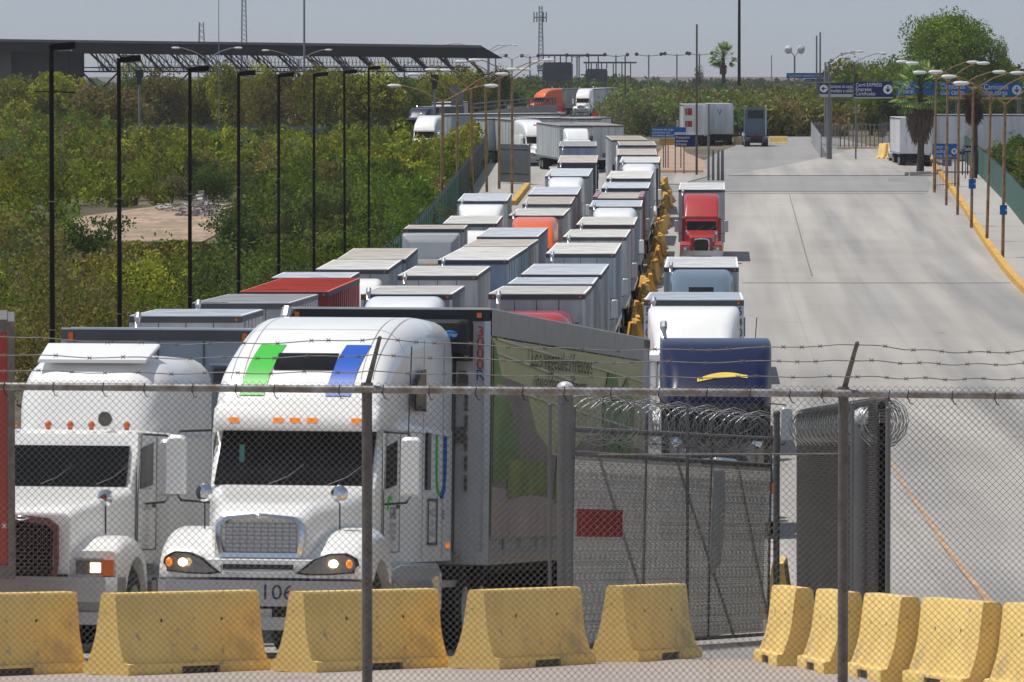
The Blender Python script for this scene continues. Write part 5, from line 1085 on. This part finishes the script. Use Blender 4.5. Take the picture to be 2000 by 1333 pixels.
board('navy overhead sign with left arrow, on the thick grey pole', 1602, 163, 1665, 184, Dg, M_snavy, ('Camiones sin carga', 'inmediato a salida'), (6, mat('grey_strip', (.45, .46, .42))), ((1620, .26, 0),), 'L')
board('navy overhead sign reading Carril Express with down arrow', 1668, 160, 1744, 190, Dg, M_snavy, ('Carril EXPRESS', 'Empresas', 'Certificadas'), (2.5, mat('grey_strip', ())), ((1672, .08, 0),), 'D')
tr_ = (5, M_yelk)
board('blue overhead sign partly hidden by the palm crown', 1751, 160, 1827, 187, Dg+12, M_sblue, ('Carga', 'general'), tr_, ((1824, .12, 0),))
board('blue overhead sign with two words left of the dead palm', 1834, 161, 1892, 189, Dg+12, M_sblue, ('Camiones', 'con carga'), tr_, (), ts=15)
board('blue overhead sign with down arrow at the right edge', 1918, 162, 1996, 190, Dg+12, M_sblue, ('Camiones', 'con carga'), tr_, ((1991, .2, 0),), 'D', ts=15)
b = MB(); a_ = at(1745, 172, Dg+12.4); c_ = at(2010, 172, Dg+12.4); b.tube([a_, c_], .12, 6); tag(b.build('sign_beam', M_greyp), 'grey beam carrying the blue overhead signs', 'beam')
board('far blue sign above the bushes, pale words', 1536, 143, 1638, 153, 900, M_sblue, ('Comercio exterior  modulo',), None, ((1540, .15, 0),)); board('low narrow strip of blue sign under the far board', 1572, 154, 1638, 160, 901, M_sblue, ('acceso',), (3, M_yelk), ())
Dq = hit(1305, 330).y
board('blue sign with yellow foot beside the four steel posts', 1271, 249, 1340, 269, Dq, M_sblue, ('Camiones de carga', 'unicamente con', 'documento aduanal'), None, ((1300, .05, 0), (1330, .05, 0)))
board('yellow board below the blue sign', 1288, 271, 1331, 284, Dq+.5, mat('sign_yellow', (.55, .33, .05)), (), None, ((1296, .05, 0), (1305, .05, 0)))
Dn = hit(1320, 342).y
board('navy sign with white heading right of the blue sign', 1318, 264, 1358, 287, Dn, M_snavy, ('Precaucion', 'camiones', 'al frente'), None, ((1319, .05, 0), (1336, .05, 0)))
board('white heading strip over the navy sign', 1318, 259, 1358, 263.5, Dn, M_swhite, ('ADUANA MEXICO',), tm=M_snavy)
board('small far blue sign left of the white trailers', 1299, 232, 1330, 241, 700, M_sblue, ('Importacion',), None, ((1305, .05, 0),))
Dk = hit(1845, 368).y
board('bright blue sign with white roundel hung between the right lamps', 1822, 281, 1870, 311, Dk, M_sblue, ('Favor de', 'Facilitar', 'Carta Salida'), (2, M_yelk), ((1828, .05, 0), (1866, .05, 0)), 'U')
board('small blue plate under the sign with roundel', 1841, 313, 1859, 325, Dk, M_sblue, ('1',), None, ())
board('small dark sign at the foot of the dead palm', 1882, 285, 1907, 298, Dk+20, M_snavy, ('Salida',), None, ((1886, .04, 0), (1903, .04, 0)))
for (x0, y0, x1, y1, bx, l) in ((1892, 350, 1906, 369, (1897, 446), 'small blue plate on the third lamp pole'), (1953, 401, 1967, 420, (1958, 508), 'small blue plate on the nearest lamp pole')):
    board(l, x0, y0, x1, y1, hit(*bx).y-.25, M_sblue, (), None, (), 'U')
b = MB(); a_ = at(1965, 245, 800); b.box(a_.x, a_.x+2.2, 800, 802, a_.z, a_.z+2.0); tag(b.build('dark_panel', M_blk), 'small black panel behind the white trailer at the right edge', 'panel')
# billboard backs
for x0, y0, x1, y1, D, l, nb in ((1061, 122, 1117, 158, 950, 'larger dark billboard back with steel frame, centre', 6), (1145, 135, 1185, 161, 1050, 'smaller dark billboard back with steel frame, centre', 5)):
    s = F/D; o = board(l, x0, y0, x1, y1, D, M_dgrey, (), None, tuple((x0+(x1-x0)*k/3, .16, 0) for k in range(4)), cat='billboard'); zb = at(x0, y1, D).z-gz(D); H = (y1-y0)/s; W = (x1-x0)/s
    b = MB(); b.box(-W/2-1, W/2+.1, -.5, .5, zb-.5, zb-.2); b.box(-W/2-1, W/2+.1, -.4, .4, zb+H*.5, zb+H*.5+.25)
    for k in range(nb): x = -W/2+W*k/(nb-1); b.box(x-.1, x+.1, -.3, .3, zb+H, zb+H+1.0)
    b.box(-W/2-.5, W/2+5.5, -.2, .2, zb+H+1.0, zb+H+1.3)
    for k in range(3): x = W/2+1.2+k*1.6; b.box(x-.1, x+.1, -.2, .2, zb-4, zb+H+1.0)
    b.build('gantry_frame', M_dgrey, o)
    b = MB()
    for k in range(7): x = -W/2+W*k/6*.9; b.box(x-.12, x+.12, 1, 1.3, 0, zb)
    b.build('leg', M_greyp, o)
# umbrella, boxes, drums beside the far road
q = hit(1250, 240); o = empty('parasol', q); tag(o, 'white parasol beside the far road', 'parasol'); s = F/q.y; b = MB(); b.lathe((0, 0, 0), (0, 0, 1), [(1.5, 22/s/2), (1.55, 20/s/2), (2.3, .1)], 12); b.build('canopy', M_swhite, o); b = MB(); b.tube([(0, 0, 0), (0, 0, 2.2)], .05, 5); b.build('pole', M_greyp, o)
for x0, x1, y0, y1, m, nm, l, cat in ((1112, 1150, 227, 252, M_conc, 'guard_booth', 'plain grey concrete block by the far road', 'booth'), (1150, 1175, 240, 252, M_conc, 'low_wall', 'low grey block right of the concrete block', 'wall'), (1227, 1237, 246, 260, M_dgrey, 'cabinet', 'small dark cabinet at the edge of the bank', 'cabinet')):
    q = hit((x0+x1)/2, y1); s = F/q.y; o = empty(nm, q); tag(o, l, cat); W = (x1-x0)/s; H = (y1-y0)/s
    b = MB(); b.box(-W/2, W/2, 0, 3, -.1, H); b.build('body', m, o); b = MB(); b.box(-W/2-.1, W/2+.1, -.1, 3.1, H, H+.15); b.box(-W*.2, W*.1, -.03, 0, H*.3, H*.7); b.build('coping', M_greyp, o)
for i, (px, py) in enumerate(((1162, 243), (1168, 244), (1183, 242), (1092, 232), (1098, 233))):
    q = hit(px, py); o = empty('road_drum', q); tag(o, 'red and white drum by the far road, number %s from the left' % ['three', 'four', 'five', 'one', 'two'][i], 'drum', 'red drums on the far road')
    b = MB(); b.tube([(0, 0, 0), (0, 0, 1.7)], [.55, .4], 10); b.build('body', M_sred, o); b = MB(); b.tube([(0, 0, .7), (0, 0, 1.0)], .50, 10); b.build('band', M_swhite, o)
# parapet wall left of the orange lorry
q1, q2, q3 = hit(925, 258), hit(1045, 241), hit(1088, 240); o = empty('wall', (0, 0, 0)); tag(o, 'concrete parapet wall with dark mesh rail climbing to the orange lorry', 'wall')
b = MB(); b2 = MB()
for a, c in ((q1, q2), (q2, q3)):
    for i in range(10):
        p = a.lerp(c, i/10); r_ = a.lerp(c, (i+1)/10); h = 2.3
        b.hexa([(p.x, p.y, gz(p.y)-.2), (r_.x, r_.y, gz(r_.y)-.2), (r_.x, r_.y+.4, gz(r_.y)-.2), (p.x, p.y+.4, gz(p.y)-.2), (p.x, p.y, gz(p.y)+h), (r_.x, r_.y, gz(r_.y)+h), (r_.x, r_.y+.4, gz(r_.y)+h), (p.x, p.y+.4, gz(p.y)+h)])
        b2.tube([(p.x, p.y+.2, gz(p.y)+h), (p.x, p.y+.2, gz(p.y)+h+1)], .08, 4); b2.tube([(p.x, p.y+.2, gz(p.y)+h+1), (r_.x, r_.y+.2, gz(r_.y)+h+1)], .08, 4); b2.tube([(p.x, p.y+.2, gz(p.y)+h+.5), (r_.x, r_.y+.2, gz(r_.y)+h+.5)], .06, 4)
b.build('parapet', M_conc, o); b2.build('rail', M_dgrey, o)
q = hit(865, 262); s = F/q.y
for x0, x1, y0, l in ((881, 894, 166, 'left'), (893, 905, 175, 'right')):
    D = 600; a_ = at(x0, y0, D); b = MB(); b.box(a_.x, at(x1, y0, D).x, D, D+1, gz(D)-.2, a_.z); o = b.build('column', M_greyp); tag(o, 'tall grey steel column among the lamp poles, %s one' % l, 'column'); b = MB(); b.box(a_.x-.2, at(x1, y0, D).x+.2, D-.2, D+1.2, gz(D)-.2, gz(D)+.3); b.build('base_plate', M_greyp, o)
# ------------------------------------------------------------------ canopy on the left
D = 720; s = F/D; X0 = (-140-1000)/s; X1 = (940-1000)/s; zg = gz(D); C = empty('canopy', (0, D, zg)); tag(C, 'long dark canopy with space frame trusses across the left background', 'canopy')
zz = lambda py: at(1000, py, D).z-zg
zt = lambda x: zz(76+(x-X0)/(X1-X0)*14)
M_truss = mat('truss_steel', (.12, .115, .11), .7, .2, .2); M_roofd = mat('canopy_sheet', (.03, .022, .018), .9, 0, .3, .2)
b = MB(); 
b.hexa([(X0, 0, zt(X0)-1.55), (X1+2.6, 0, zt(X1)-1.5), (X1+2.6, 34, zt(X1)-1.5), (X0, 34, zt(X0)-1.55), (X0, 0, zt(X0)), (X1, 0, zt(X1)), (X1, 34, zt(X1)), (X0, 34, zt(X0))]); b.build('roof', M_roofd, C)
b = MB(); b.hexa([(X0, -.15, zt(X0)-.25), (X1, -.15, zt(X1)-.25), (X1, -.02, zt(X1)-.25), (X0, -.02, zt(X0)-.25), (X0, -.15, zt(X0)+.08), (X1, -.15, zt(X1)+.08), (X1, -.02, zt(X1)+.08), (X0, -.02, zt(X0)+.08)]); b.build('eaves', M_greyp, C)
b = MB(); n = 15; xs = [(155-1000)/s+((940-155)/s)*i/n for i in range(n+1)]; zlow = zz(140)
for row, yy in enumerate((2, 17, 32)):
    for i in range(n):
        a_, c_ = xs[i], xs[i+1]; rr = .16 if row == 0 else .09
        b.tube([(a_, yy, zt(a_)-.3), (c_, yy+5, zlow)], rr, 5); b.tube([(a_+1.4, yy, zt(a_)-.3), (c_-.3, yy, zlow-.1)], rr*.6, 4)
    b.tube([(xs[0], yy+5, zlow), (xs[-1]-2, yy+5, zlow)], .10, 5); b.tube([(xs[0], yy+3, zlow+.5), (xs[-1]-1.5, yy+3, zlow+.55)], .07, 4)
b.build('truss', M_truss, C)
b = MB()
for i in range(100):
    x = xs[0]+.2+(xs[-1]-xs[0]-2)*i/100
    for dx in (-.45, .45): b.tube([(x, 33, zlow+.1), (x+dx, 33, zz(106))], .035, 3)
for k in range(3): z = zlow+.25+.5*k; b.tube([(xs[0], 33.2, z), (xs[-1]-1, 33.2, z)], .04, 3)
b.build('space_frame', M_thin, C)
for x0, x1, m in ((-140, 20, 'l'), (20, 130, 'm'), (130, 156, 'r')):
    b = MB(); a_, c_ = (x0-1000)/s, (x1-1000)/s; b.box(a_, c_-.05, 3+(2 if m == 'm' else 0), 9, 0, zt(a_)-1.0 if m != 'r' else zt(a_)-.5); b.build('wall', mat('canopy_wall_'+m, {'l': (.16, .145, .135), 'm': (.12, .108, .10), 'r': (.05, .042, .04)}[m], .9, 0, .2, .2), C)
for px in (190, 330, 480, 640, 800, 925):
    b = MB(); x = (px-1000)/s; b.tube([(x, 6, 0), (x, 6, zlow-2.2)], .25, 8); b.tube([(x, 6, zlow-2.4), (x-2.4, 6, zlow)], .12, 5); b.tube([(x, 6, zlow-2.4), (x+2.4, 6, zlow)], .12, 5); b.build('column', M_truss, C)
# ------------------------------------------------------------------ vegetation
def leaves(C, Rr, leaf, cols, seed, aspect=1.6, flat=.0):
    """one quad per centre; C (n,3), Rr random state"""
    n = len(C); a = nr.normal(size=(n, 3)); a[:, 2] *= .7; a /= np.linalg.norm(a, axis=1)[:, None]; t = nr.normal(size=(n, 3)); u = np.cross(a, t); u /= np.linalg.norm(u, axis=1)[:, None]; v = np.cross(a, u)
    lf = np.asarray(leaf).reshape(-1, 1)*nr.uniform(.6, 1.3, (n, 1)); u = u*lf*.5*aspect; v = v*lf*.5
    V = np.stack([C-u, C-v*.8, C+u, C+v*.8], 1).reshape(-1, 3); return V, np.repeat(cols, 4, 0)
def leafmesh(name, V, cols, m):
    n = len(V)//4; me = bpy.data.meshes.new(name); me.vertices.add(n*4); me.vertices.foreach_set('co', V.astype(np.float32).ravel())
    me.loops.add(n*4); me.loops.foreach_set('vertex_index', np.arange(n*4, dtype=np.int32)); me.polygons.add(n); me.polygons.foreach_set('loop_start', np.arange(0, n*4, 4, dtype=np.int32)); me.polygons.foreach_set('loop_total', np.full(n, 4, dtype=np.int32))
    at_ = me.attributes.new('Col', 'FLOAT_COLOR', 'POINT'); c4 = np.ones((n*4, 4), np.float32); c4[:, :3] = cols; at_.data.foreach_set('color', c4.ravel()); me.materials.append(m); me.update(); me.validate(); return me
M_leaf = leafmat('foliage', .30)
def blob(n, rx, ry, h, k, r0=.42):          # n points in k clumps filling a crown from z=0..h
    cc = []
    while len(cc) < k:
        p = nr.uniform(-1, 1, 3)
        if np.linalg.norm(p) < 1 and np.linalg.norm(p) > .35: cc.append(p)
    cc = np.array(cc); w_ = nr.randint(0, k, n); d = nr.normal(size=(n, 3)); d /= np.linalg.norm(d, axis=1)[:, None]; d *= (nr.uniform(.55, 1.05, (n, 1)))*(r0*nr.uniform(.6, 1.15, k))[w_][:, None]
    P = cc[w_]*.78+d; P[:, 0] *= rx; P[:, 1] *= ry; P[:, 2] = (P[:, 2]+1)*.5*h; return P, w_
def colvar(base, w_, k, n, amt=.25):
    f = nr.uniform(1-amt, 1+amt, k)[w_][:, None]*nr.uniform(.8, 1.2, (n, 1)); hue = nr.uniform(-.08, .08, k)[w_][:, None]
    c = np.array(base)[None, :]*f; c[:, 0:1] *= 1+hue; c[:, 2:3] *= 1-hue; return np.clip(c*np.array([2.15, 2.15, 1.2]), 0, .5)
def tree(label, px, base_y, top_y, wpx, col, D=None, n=5000, trunk=.28, group=None, col2=None, name='tree', k=26, tb=.25, lf=.035):
    p = hit(px, base_y) if D is None else Vector(((px-1000)*D/F, D, gz(D))); s = F/p.y; H = at(px, top_y, p.y).z-p.z; Wd = wpx/s
    o = empty(name, p, 0); tag(o, label, 'tree', group)
    P, w_ = blob(n, Wd*.5, Wd*.5, H*(1-tb*.6), k); P[:, 2] += H*tb*.6; P = P[P[:, 2] > .3] if 0 else P
    cols = colvar(col, w_, k, n)
    if col2 is not None: msk = (nr.uniform(size=k) < .35)[w_]; c2 = colvar(col2, w_, k, n); cols[msk] = c2[msk]
    V, cl = leaves(P, None, max(.12, Wd*lf), cols, 0)
    cr = link(bpy.data.objects.new('crown', leafmesh('crown', V, cl, M_leaf))); cr.parent = o
    b = MB(); b.tube([(0, 0, -.3), (.1, 0, H*.25), (-.1, .1, H*.5), (0, 0, H*.75)], [trunk, trunk*.8, trunk*.5, trunk*.15], 7)
    for i in range(7):
        a = i*2.4; b.tube([(0, 0, H*(.2+.06*i)), (math.cos(a)*Wd*.18, math.sin(a)*Wd*.18, H*(.36+.06*i)), (math.cos(a)*Wd*.34, math.sin(a)*Wd*.34, H*(.5+.05*i))], [trunk*.45, trunk*.3, trunk*.08], 5)
    b.build('trunk', M_bark, o); return o
OL = (.085, .085, .022); BR = (.075, .066, .034); DG = (.028, .05, .016); MG = (.055, .085, .02); YG = (.13, .135, .025); RB = (.105, .078, .062); GG = (.075, .09, .05)
TL = [(30, 262, 150, 110, OL, 'yellow green tree in front of the canopy wall, far left'), (120, 268, 140, 120, YG, 'bright yellow green tree below the first lamp post head'), (205, 275, 168, 150, RB, 'pinkish brown bare looking tree between the first two lamp posts'), (255, 270, 125, 70, MG, 'dark green tree by the black signal head'),
      (315, 272, 132, 110, BR, 'brownish tree with pale forked trunk left of the third lamp post'), (395, 270, 140, 110, OL, 'olive tree right behind the third lamp post'), (455, 272, 125, 100, OL, 'olive tree behind the fourth lamp post head'), (530, 275, 135, 110, BR, 'brown tree behind the fifth lamp post'), (600, 276, 126, 110, BR, 'rust brown tree behind the sixth lamp post'), (660, 284, 128, 120, OL, 'large olive brown tree behind the seventh lamp post'), (735, 290, 132, 130, (.06, .055, .018), 'dark rounded tree at the eighth lamp post'), (500, 268, 122, 90, YG, 'yellow topped tree between the fourth and fifth lamp posts'), (790, 262, 150, 90, MG, 'green tree left of the lamp arms'), (850, 255, 130, 80, YG, 'yellow green tree behind the lamp arms'), (905, 250, 128, 90, OL, 'olive tree under the canopy end'), (980, 240, 132, 60, DG, 'dark tree right of the canopy end'), (940, 245, 140, 70, YG, 'light green tree below the canopy corner')]
for px, by, ty, wd, c, l in TL: tree(l, px, by, ty, wd*1.15, c, n=7000, col2=OL if c in (BR, RB) else YG, k=34, tb=.12)
TR = [(1850, 262, 24, 165, (.08, .11, .03), 'big round green tree towering over the blue signs', 640), (1948, 255, 76, 60, (.09, .115, .03), 'slender green tree right of the big round tree', 640), (1790, 258, 108, 90, (.10, .13, .03), 'light green tree left of the big round tree', 700), (1735, 258, 112, 90, (.09, .115, .03), 'light green tree behind the Carril Express sign', 720), (1690, 258, 125, 90, (.085, .10, .035), 'soft green tree behind the left arrow sign', 740), (1768, 252, 165, 120, DG, 'dark green tree under the blue overhead signs', 640), (1700, 252, 175, 80, (.05, .08, .015), 'mid green tree behind the grey bar fence', 650), (1722, 250, 190, 50, (.015, .025, .01), 'very dark small tree behind the grey bar fence', 640), (1900, 256, 165, 140, DG, 'dark green tree behind the lamp poles on the right', 650), (1970, 256, 150, 110, MG, 'green tree at the right edge under the sign', 640), (1650, 262, 180, 60, MG, 'low green tree beside the sign pole', 700)]
for px, by, ty, wd, c, l, D in TR: tree(l, px, by, ty, wd*(1.15 if ty < 80 else 1.05), c, D=D, n=30000 if wd > 150 else 11000, lf=.02 if wd > 150 else .026, col2=((.10, .14, .03) if ty < 80 else YG) if c != DG else None, k=80 if wd > 150 else 34, tb=.62 if ty < 80 else .08)
tree('small dark tree around the tall brown pole left of the fan palm', 1362, 150, 122, 34, DG, D=900, n=1500, k=10); 
# palms
def palm(label, px, base_y, top_y, crown_px, skirt, D=None, dead=False):
    p = hit(px, base_y) if D is None else Vector(((px-1000)*D/F, D, gz(D))); s = F/p.y; H = at(px, top_y, p.y).z-p.z; cr = crown_px/s/2; o = empty('palm_tree', p); tag(o, label, 'palm')
    hc = H-cr*.9; b = MB(); b.tube([(0, 0, -.2), (.1, 0, hc*.5), (0, 0, hc)], [.34, .26, .24], 9); b.build('trunk', mat('palm_bark', (.09, .065, .05), .9, 0, .4, 5), o)
    V = []; c_ = []
    for i in range(80):
        az = nr.uniform(0, 2*math.pi); el = nr.uniform(-.7, 1.4) if not dead else nr.uniform(-1.2, .2); L = cr*nr.uniform(.75, 1.1); d = np.array([math.cos(az)*math.cos(el), math.sin(az)*math.cos(el), math.sin(el)]); base = np.array([0, 0, hc]); tip = base+d*L*.72; side = np.cross(d, [0, 0, 1.]); side /= np.linalg.norm(side)+1e-6
        for k in range(12):
            t = (k-5.5)/5.5; e = tip+(d*math.cos(t*1.25)+side*math.sin(t*1.25))*L*.42; e[2] -= .12*L*(abs(t)+.4); w_ = np.cross(e-tip, [0, 0, 1.]); w_ = w_/(np.linalg.norm(w_)+1e-6)*L*.085
            V += [tip-w_*.4, e-w_*.2, e+w_*.2, tip+w_*.4]; g = nr.uniform(.6, 1.5); c_ += [np.array((.14, .20, .06) if not dead else (.16, .10, .06))*g*(1.0 if dead else 1.9)]*4
        w2 = side*.03; V += [base-w2, tip-w2, tip+w2, base+w2]; c_ += [np.array((.10, .11, .04))]*4
    me = leafmesh('frond', np.array(V), np.array(c_), M_leaf); f_ = link(bpy.data.objects.new('frond', me)); f_.parent = o
    if skirt:
        n = 2200; z = nr.uniform(hc-skirt/s, hc-24/s, n); rad = (.3+.36*cr*(1-np.abs((z-(hc-skirt/s*.35))/(skirt/s*.75))**2)).clip(.3, None); a = nr.uniform(0, 2*math.pi, n); rad *= nr.uniform(.6, 1.05, n)
        P = np.stack([rad*np.cos(a), rad*np.sin(a), z], 1); dn = np.tile([0, 0, -.55], (n, 1))+nr.normal(size=(n, 3))*.12; sd = np.cross(dn, nr.normal(size=(n, 3))); sd /= np.linalg.norm(sd, axis=1)[:, None]; sd *= .035
        V = np.stack([P-sd, P+sd, P+sd*.4+dn, P-sd*.4+dn], 1).reshape(-1, 3); cl = np.repeat(np.array((.26, .185, .14) if not dead else (.12, .08, .06))[None, :]*nr.uniform(.5, 1.3, (n, 1)), 4, 0)
        sk = link(bpy.data.objects.new('dead_frond_skirt', leafmesh('skirt', V, cl, M_leaf))); sk.parent = o
palm('fan palm with long brown skirt of dead fronds right of the plaza', 1797, 340, 128, 112, 92)
palm('dead fan palm with dark drooping fronds behind the lamp poles', 1901, 352, 160, 52, 45, dead=True)
palm('distant fan palm left of the tall grey mast', 1412, 240, 86, 60, 14, D=800)
# thickets
def thicket(name, pts, label=None, kind='stuff', cat=None, dens=1.0, pal=None, lmul=1.0):
    VV = []; CC = []
    for (x, y, h, r, c) in pts:
        s = F/y; leaf = max(.10, 5.2/s)*lmul*rng.choice((.75, .9, 1.1, 1.35)); n = int(min(420, max(60, 3.4*(r*2*s)*(h*s)/(leaf*s)**2))*dens); k = 9
        P, w_ = blob(n, r, r, h, k, .5); P[:, 0] += x; P[:, 1] += y; P[:, 2] += gz(y)-.15; cols = colvar(c, w_, k, n, .32); V, cl = leaves(P, None, leaf, cols, 0); VV.append(V); CC.append(cl)
    o = link(bpy.data.objects.new(name, leafmesh(name, np.concatenate(VV), np.concatenate(CC), M_leaf))); tag(o, label, cat, None, kind); return o
def fnoise(x, y, sc, ph):
    return .5+.5*math.sin(x/sc*1.3+ph+1.7*math.sin(y/sc*.7+ph))*math.cos(y/sc*.9-ph*1.3+1.3*math.sin(x/sc*.8))
pts = []; D = 178
while D < 1150:
    s = F/D; xl = -1040/s*1.0-2; xr = fenceX(D)-1.2; step = 1.9+D*.0012
    if D > 560: xr = min(xr, (830-1000)/s) if D > 620 else xr
    x = xl
    while x < xr:
        xx = x+rng.uniform(-.8, .8); yy = D+rng.uniform(-1.5, 1.5); gp = at(1000, 0, yy); pyb = None
        dd = Vector((xx, yy, gz(yy))); py = 666.5-F*((yy*sp-(CZ-dd.z)*cp)/(yy*cp+(CZ-dd.z)*sp)); px = 1000+xx*F/yy
        bare = (140 < px < 445 and 406 < py < 478+10*math.sin(px*.05)) or (330 < px < 490 and 396 < py < 440)
        open_ = fnoise(xx, yy, 17, 2.) > .86 and D < 700
        lim = 560 if px > 230 else 560+(230-px)*3.2 if px > 120 else 1100
        if not bare and not open_ and yy < lim:
            h = (1.0+2.4*fnoise(xx, yy, 9, .5)+rng.uniform(-.5, 1.3))*(1.0 if yy < 620 else 1.25)
            if 120 < px < 470 and 474 < py < 600: h = min(h, (py-470)/s*.75+.3)
            f3 = rng.choice((.55, .8, .95, 1.1, 1.3)); f1 = fnoise(xx, yy, 14, 1.1); f2 = fnoise(xx, yy, 31, 4.)
            c = (.065, .095, .02) if f1 < .3 else (.095, .11, .022) if f1 < .65 else (.14, .14, .028) if f2 > .4 else GG
            if f2 < .10: c = (.10, .09, .045)
            if 40 < px < 235 and 520 < py < 690 and rng.random() < .8: c = (.095, .080, .055)
            if px > 330 and py > 380 and px < 800 and f1 > .3: c = (.055, .07, .032)
            if not (px > 740 and py > 320 and h > 2.6 and False): pts.append((xx, yy, h, rng.uniform(.9, 1.9), tuple(v*f3 for v in c)))
        x += step*rng.uniform(.8, 1.2)
    D += step*.95+D*.0025
thicket('scrub_thicket', pts, 'dense green and olive desert scrub filling the field on the left', cat='scrub')
for (px, by, ty, wd, c, l) in ((470, 560, 415, 105, (.035, .055, .03), 'dark green feathery bush below the fourth lamp post'), (560, 545, 380, 110, (.05, .06, .035), 'grey green bush below the fifth and sixth lamp posts'), (640, 500, 365, 120, (.045, .055, .028), 'dark olive bush left of the seventh lamp post'), (165, 560, 425, 95, (.03, .05, .018), 'dark upright bush at the left of the bare soil'), (335, 400, 330, 60, (.10, .085, .065), 'greyish dry bush above the rubble'), (415, 395, 320, 80, (.04, .07, .018), 'green bush behind the rubble heap')):
    tree(l, px, by, ty, wd, c, n=2600, trunk=.08, name='bush', k=22, tb=.02)['category'] = 'bush'
# rubble on the bare soil
b = MB(); RBm = mat('rubble_stone', (.40, .36, .33), .9, 0, .3, 3)
for i in range(260):
    px = rng.choice((rng.gauss(395, 22), rng.uniform(310, 425))); q = hit(px, rng.uniform(402, 425) if px > 345 else rng.uniform(405, 415)); r0 = rng.uniform(.07, .26); q.z += max(0, (1.1-abs(px-393)/18))*rng.uniform(0, 1)*.8
    b.hexa([tuple(q+Vector((sx*r0*rng.uniform(.5, 1.2), sy*r0*rng.uniform(.5, 1.2), (sz+.4)*r0*rng.uniform(.5, 1)))) for sx, sy, sz in ((-1,-1,-1),(1,-1,-1),(1,1,-1),(-1,1,-1),(-1,-1,1),(1,-1,1),(1,1,1),(-1,1,1))])
tag(b.build('rubble', RBm), 'heap of broken pale rubble on the bare soil', 'rubble', kind='stuff')
# green belt behind the queue, centre and right
pts = []
def belt(x0, x1, D0, D1, hts, cset, n, pyt=None):
    for i in range(n):
        D = rng.uniform(D0, D1); px = rng.uniform(x0, x1); h = rng.uniform(*hts); pts.append(((px-1000)*D/F, D, h, rng.uniform(2.2, 3.4), tuple(v*rng.uniform(.8, 1.2) for v in rng.choice(cset))))
belt(1212, 1600, 640, 760, (3.6, 5.3), ((.085, .10, .06), (.09, .105, .06), (.10, .105, .065)), 360); belt(1480, 1640, 640, 700, (3.8, 5.2), ((.12, .10, .05), (.10, .09, .045)), 60); belt(1010, 1210, 1000, 1250, (4, 5.5), ((.06, .08, .03),), 130); belt(1640, 2010, 680, 800, (5, 9), ((.06, .08, .025), (.05, .07, .022), (.08, .095, .03)), 210)
belt(-20, 2020, 1500, 2200, (2.6, 4.4), ((.05, .06, .04),), 500)
thicket('tree_belt', pts, 'wide belt of hazy green mesquite trees behind the plaza', cat='tree belt', dens=1.3)
pts = []
for i in range(170):
    D = rng.uniform(300, 560); X = kerbX(D)+3.9+rng.uniform(.6, 12); pts.append((X, D, rng.uniform(1.8, 3.4), rng.uniform(1, 1.6), tuple(v*rng.uniform(.8, 1.2) for v in rng.choice((MG, (.06, .09, .02), (.085, .10, .03))))))
thicket('scrub_right', pts, 'green scrub behind the green fence on the right', cat='scrub')
# hedge of parked cars glimpsed in the yard
for i, (px, c) in enumerate(((445, 'silver'), (505, 'white'), (585, 'white'), (395, 'navy'))):
    q = hit(px, 276); o = empty('parked_car', q, R(80)); tag(o, 'small %s car in the yard behind the brown trees, %s from the left' % (c, ['second', 'third', 'fourth', 'first'][i]), 'car', 'cars in the yard')
    b = MB(); b.loft([sl_(*r) for r in smooth_tab([(-2.1, .8, .3, .7, .1), (-1.9, .86, .3, .85, .12), (-.9, .88, .3, .95, .12), (-.2, .8, .3, 1.38, .2), (.9, .78, .3, 1.42, .2), (1.7, .84, .3, 1.0, .12), (2.1, .82, .3, .9, .1)])]); b.build('body', paint(c), o)
    b = MB(); b.box(-.83, .83, -.4, 1.2, .98, 1.3); b.build('window', M_glass, o)
    for sx in (-1, 1):
        for yy in (-1.3, 1.3): part('wheel', o, 'carw', lambda b: b.lathe((0, 0, 0), (1, 0, 0), [(-.1, .2), (-.1, .32), (.1, .32), (.1, .2)], 14), M_rub, (sx*.78, yy, .32))

# yellow parasol among the left row
q = hit(832, 545); o = empty('parasol', q); tag(o, 'small orange-yellow parasol between the lorries of the left row', 'parasol'); Hh = at(823, 483, q.y).z-q.z
b = MB(); b.lathe((-.2, 0, 0), (0, 0, 1), [(Hh-.28, .33), (Hh-.2, .32), (Hh-.05, .18), (Hh, .03)], 12); b.build('canopy', mat('parasol_orange', (.70, .36, .06), .7), o)
b = MB(); b.tube([(.05, 0, 0), (.05, 0, Hh-.1)], .06, 6); b.build('pole', mat('parasol_pole', (.28, .18, .06), .7), o)
# ------------------------------------------------------------------ haze
HAZE = 0.00008
if HAZE:
    b = MB(); b.box(-2600, 2600, -20, 3300, -2, 62); o = b.build('haze', None); o.data.materials.clear()
    m = bpy.data.materials.new('haze'); m.use_nodes = True; n = m.node_tree; n.nodes.remove(n.nodes["Principled BSDF"]); v = n.nodes.new("ShaderNodeVolumePrincipled")
    v.inputs["Color"].default_value = (.90, .93, 1.0, 1); v.inputs["Density"].default_value = HAZE; v.inputs["Anisotropy"].default_value = .3
    n.links.new(v.outputs[0], n.nodes["Material Output"].inputs["Volume"]); o.data.materials.append(m); tag(o, kind='stuff')
